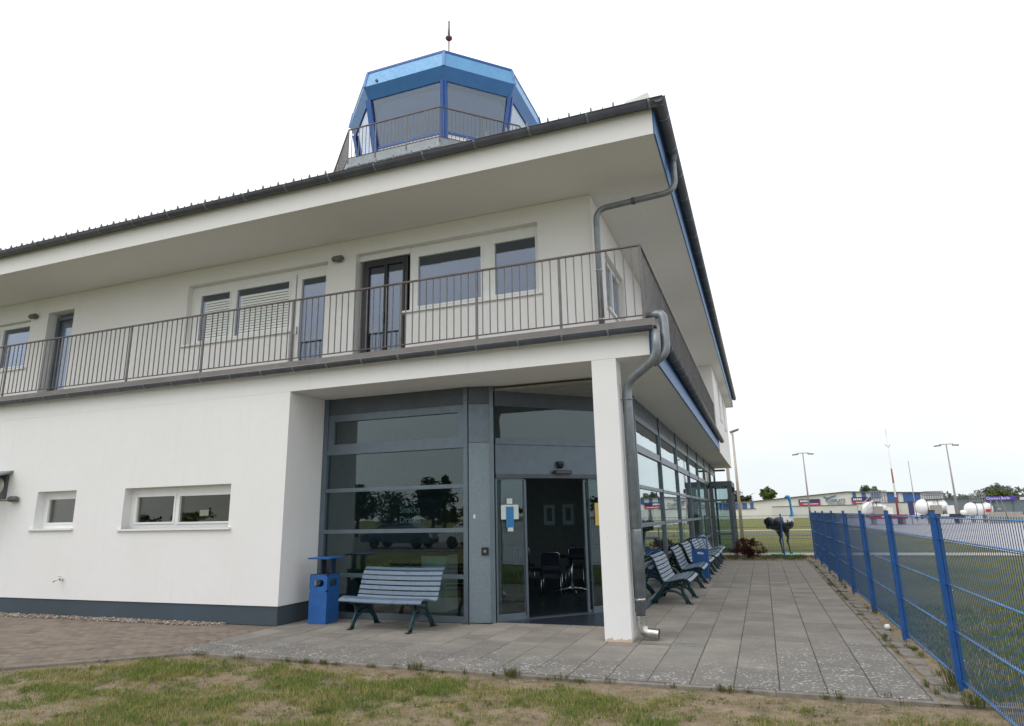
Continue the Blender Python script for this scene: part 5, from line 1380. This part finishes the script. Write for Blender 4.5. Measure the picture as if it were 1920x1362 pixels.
tree(70, 215, 7.6, 5.0, 'leaf_hazed', 'broad grey green tree at the right edge behind the hangar', 7, 1800, .5, .55)
random.seed(99)
m = MB()
def wood(m, x0, x1, y, h, step, n, ls):
    x = x0
    while x < x1:
        hh = h * random.uniform(.75, 1.1); r0 = hh * .55
        for k in range(5):
            leaf_clump(m, (x + random.uniform(-r0, r0)*.6, y + random.uniform(-3, 3), hh*random.uniform(.3, .78)), (r0*.6, r0*.6, hh*.26), n, ls)
        x += step * random.uniform(.7, 1.2)
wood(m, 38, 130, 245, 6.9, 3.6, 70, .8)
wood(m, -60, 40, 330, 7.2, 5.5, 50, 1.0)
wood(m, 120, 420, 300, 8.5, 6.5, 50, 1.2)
o = m.build('far_wood', 'leaf_hazed'); o['kind'] = 'stuff'; tag(o, 'grey green line of distant woodland along the horizon', 'woodland')
m = MB()
for k in range(110):   # woodland on the other sides, seen in the glass
    a = random.uniform(0, 1)
    x = 330 + random.uniform(-12, 12) if k % 2 else -420 + 760*a; y = (-320 + 640*a) if k % 2 else -330 + random.uniform(-10, 10)
    hh = random.uniform(7, 12)
    for q in range(4): leaf_clump(m, (x + random.uniform(-6, 6), y + random.uniform(-6, 6), hh*random.uniform(.3, .75)), (5, 5, hh*.28), 45, 1.4)
o = m.build('far_wood', 'leaf_dark'); o['kind'] = 'stuff'; tag(o, 'distant dark woodland behind the viewer, seen only mirrored', 'woodland')
# trees and parked cars behind the viewer, mirrored in the left glass
for i, (x, y, h, r, lf, cn) in enumerate(((-42, -36, 8.5, 4.2, 'leaf_dark', False), (-38.5, -38, 5.6, 2.6, 'leaf_dark', False), (-50, -64, 6.8, 4.2, 'leaf_dark', False), (-34.5, -50, 6.4, 1.5, 'leaf_mid', True), (-33, -44, 6.2, 3.2, 'leaf_dark', False), (-25.0, -48, 6.3, 2.6, 'leaf_dark', False), (-20, -66, 6, 3.2, 'leaf_dark', False))):
    tree(x, y, h, r, lf, ['large dark tree mirrored at the left of the glass', 'low dark bush tree mirrored beside the large one', 'domed tree mirrored in the middle of the glass', 'slim conical tree mirrored at the right of the glass', 'dark broad tree mirrored behind the conical one', 'tall dark tree mirrored at the right edge of the glass', 'dark tree at the lot edge behind the viewer'][i], 20 + i, 1500, .30, conic=cn)
cr2 = thing('parked_car', 'silver car on the parking lot behind the viewer, mirrored in the glass', 'car', (-25.0, -13.6, -.04), .1, None, world=False); car(cr2, 'car_silver')
cr3 = thing('parked_car', 'blue car on the parking lot behind the viewer, mirrored in the glass', 'car', (-19.6, -14.2, -.04), -.05, None, world=False); car(cr3, 'car_blue')
cr4 = thing('parked_car', 'white car on the parking lot behind the viewer, mirrored in the glass', 'car', (-14.8, -14.6, -.04), .05, None, world=False); car(cr4, 'car_white')
lp = thing('lamp_post', 'slim grey lamp post behind the viewer, mirrored in the left glass', 'lamp post', (-16.8, -17, 0), 0, None, world=False)
MB().cyl((0,0,0), (0,0,7), .07, 10, .05).build('pole', 'pole_grey', lp, world=False); MB().box(-.1, .5, -.1, .1, 7.0, 7.12).build('lamp_head', 'grey_steel', lp, world=False)

# ================================================================== INSIDE THE CAFE
def cafe_table(x, y):
    t = thing('cafe_table', 'round bistro table with chrome star foot inside the doorway', 'table', (x, y, .007), 0, None, world=False)
    MB().lathe([(0, .72), (.36, .72), (.37, .735), (.36, .75), (0, .75)], (0,0,0), 'z', 28).build('table_top', 'navy', t, world=False)
    MB().cyl((0,0,.05), (0,0,.72), .032, 14).build('column', 'chrome', t, world=False)
    m = MB()
    for k in range(4):
        a = k*PI/2 + .5; m.tube([(0,0,.10), (.2*math.cos(a), .2*math.sin(a), .075), (.36*math.cos(a), .36*math.sin(a), .02)], [.04, .03, .02], 8)
    m.build('star_foot', 'chrome', t, world=False)
def chair_proto():
    c = thing('cafe_chair', 'chair', 'chair', (0, 0, 0), 0, 'chrome legged cafe chairs', world=False)
    for sx_ in (-.19, .19):
        MB().tube([(sx_, -.19, .44), (sx_*1.1, -.22, 0)], .011, 8).build('leg', 'chrome', c, world=False)
        MB().tube([(sx_, .18, .44), (sx_*1.1, .24, 0)], .011, 8).build('leg', 'chrome', c, world=False)
    MB().tube(rounded([(-.19, .18, .45), (-.19, .24, .86), (.19, .24, .86), (.19, .18, .45)], .06, 4), .011, 8).build('back_frame', 'chrome', c, world=False)
    MB().cbox(-.20, .20, -.21, .20, .44, .48, .015).build('seat', 'navy', c, world=False)
    MB().cbox(-.18, .18, .215, .245, .60, .85, .01).build('backrest', 'navy', c, world=False)
    return c
tx, ty = -3.95, 14.05
cafe_table(tx, ty)
ch = chair_proto(); ch.location = (tx - .25, ty - .62, .007); ch.rotation_euler = (0, 0, PI + .2); ch['label'] = 'dark cafe chair with its back to the open door'
for (dx, dy, r_2, lab) in ((-.85, -.15, PI/2 + .3, 'dark cafe chair left of the bistro table'), (.62, .30, -PI/2 + .2, 'dark cafe chair right of the bistro table'), (-.1, .72, .1, 'dark cafe chair behind the bistro table'), (-1.5, 1.2, .6, 'dark cafe chair farther left inside the doorway')):
    dup(ch, (tx + dx, ty + dy, .007), r_2, lab)
for i, (x, z) in enumerate(((-5.32, 1.62), (-4.80, 1.62))):
    pf = thing('picture_frame', ['left of two framed prints on the cafe back wall', 'right of two framed prints on the cafe back wall'][i], 'picture', (x, 16.99, z), 0, 'framed prints on the cafe wall', world=False)
    MB().wall('y', -.03, .025, -.19, .19, -.30, .30, [(-.15, .15, -.26, .26)]).build('frame', 'grey_steel', pf, world=False)
    MB().box(-.15, .15, -.012, -.006, -.26, .26).build('print', 'paper', pf, world=False)
    MB().box(-.07, .07, -.015, -.0125, -.16, .18).build('picture_area', 'sign_grey', pf, world=False)
cbd = thing('wooden_cupboard', 'tall red brown cupboard inside behind the right part of the left glass', 'cupboard', (-5.05, 11.4, .007), 0, None, world=False)
MB().box(-.40, .40, 0, .5, 0, 2.0).build('carcass', 'timber', cbd, world=False)
for s_ in (-1, 1):
    d_ = MB().box(min(s_*.01, s_*.38), max(s_*.01, s_*.38), -.03, -.002, .1, 1.9).build('door', 'timber', cbd, world=False)
    MB().cyl((s_*.05, -.06, .95), (s_*.05, -.06, 1.1), .01, 8).build('handle', 'chrome', d_, world=False)
ctr = thing('white_counter', 'pale counter unit inside behind the left glass', 'counter', (-5.55, 10.75, .007), 0, None, world=False)
MB().box(-.24, .24, 0, .5, 0, .95).build('carcass', 'cream', ctr, world=False); MB().box(-.26, .26, -.03, .53, .951, .99).build('worktop', 'alu_dark', ctr, world=False)
MB().box(-.23, .23, -.012, -.002, .48, .92).build('drawer', 'cream', ctr, world=False)
sgn = thing('menu_sign', 'glass menu lettering reading Snacks and Drinks behind the left glass', 'sign', (-6.02, 10.3, 0), 0, None, world=False)
MB().box(-.02, .80, .03, .04, 1.42, 1.95).build('board', simple('menu_board_navy', (.012, .02, .035), .5), sgn, world=False)
text_mesh('Snacks', .155, 'white', 'letters', (.02, .02, 1.70), (PI/2, 0, 0), sgn, .003, world=False)
text_mesh('Drinks', .155, 'white', 'letters', (.02, .02, 1.53), (PI/2, 0, 0), sgn, .003, world=False)
for i, (x, y, s_) in enumerate(((-6.75, 10.35, .8), (-6.30, 10.30, 1.0), (-5.95, 10.45, .9))):
    random.seed(60 + i)
    p = thing('potted_plant', ['bushy potted plant inside, left of three by the glass', 'bushy potted plant inside, middle of three by the glass', 'bushy potted plant inside, right of three by the glass'][i], 'plant', (x, y, .007), 0, 'potted plants behind the left glass', world=False)
    MB().lathe([(0, 0), (.13, 0), (.17, .28), (.15, .28), (.13, .24), (0, .24)], (0,0,0), 'z', 18).build('pot', 'terracotta', p, world=False)
    m = MB()
    for k in range(16):
        a = random.uniform(0, 2*PI); l = random.uniform(.25, .5)*s_; m.tube([(0,0,.24), (.3*l*math.cos(a), .3*l*math.sin(a), .24 + l), (l*.8*math.cos(a), l*.6*math.sin(a), .24 + l*1.3)], [.006, .004, .003], 4)
        leaf_clump(m, (l*.7*math.cos(a), l*.5*math.sin(a), .24 + l*1.25), (.14, .10, .12), 22, .055)
    m.build('foliage', 'leaf_indoor', p, world=False)
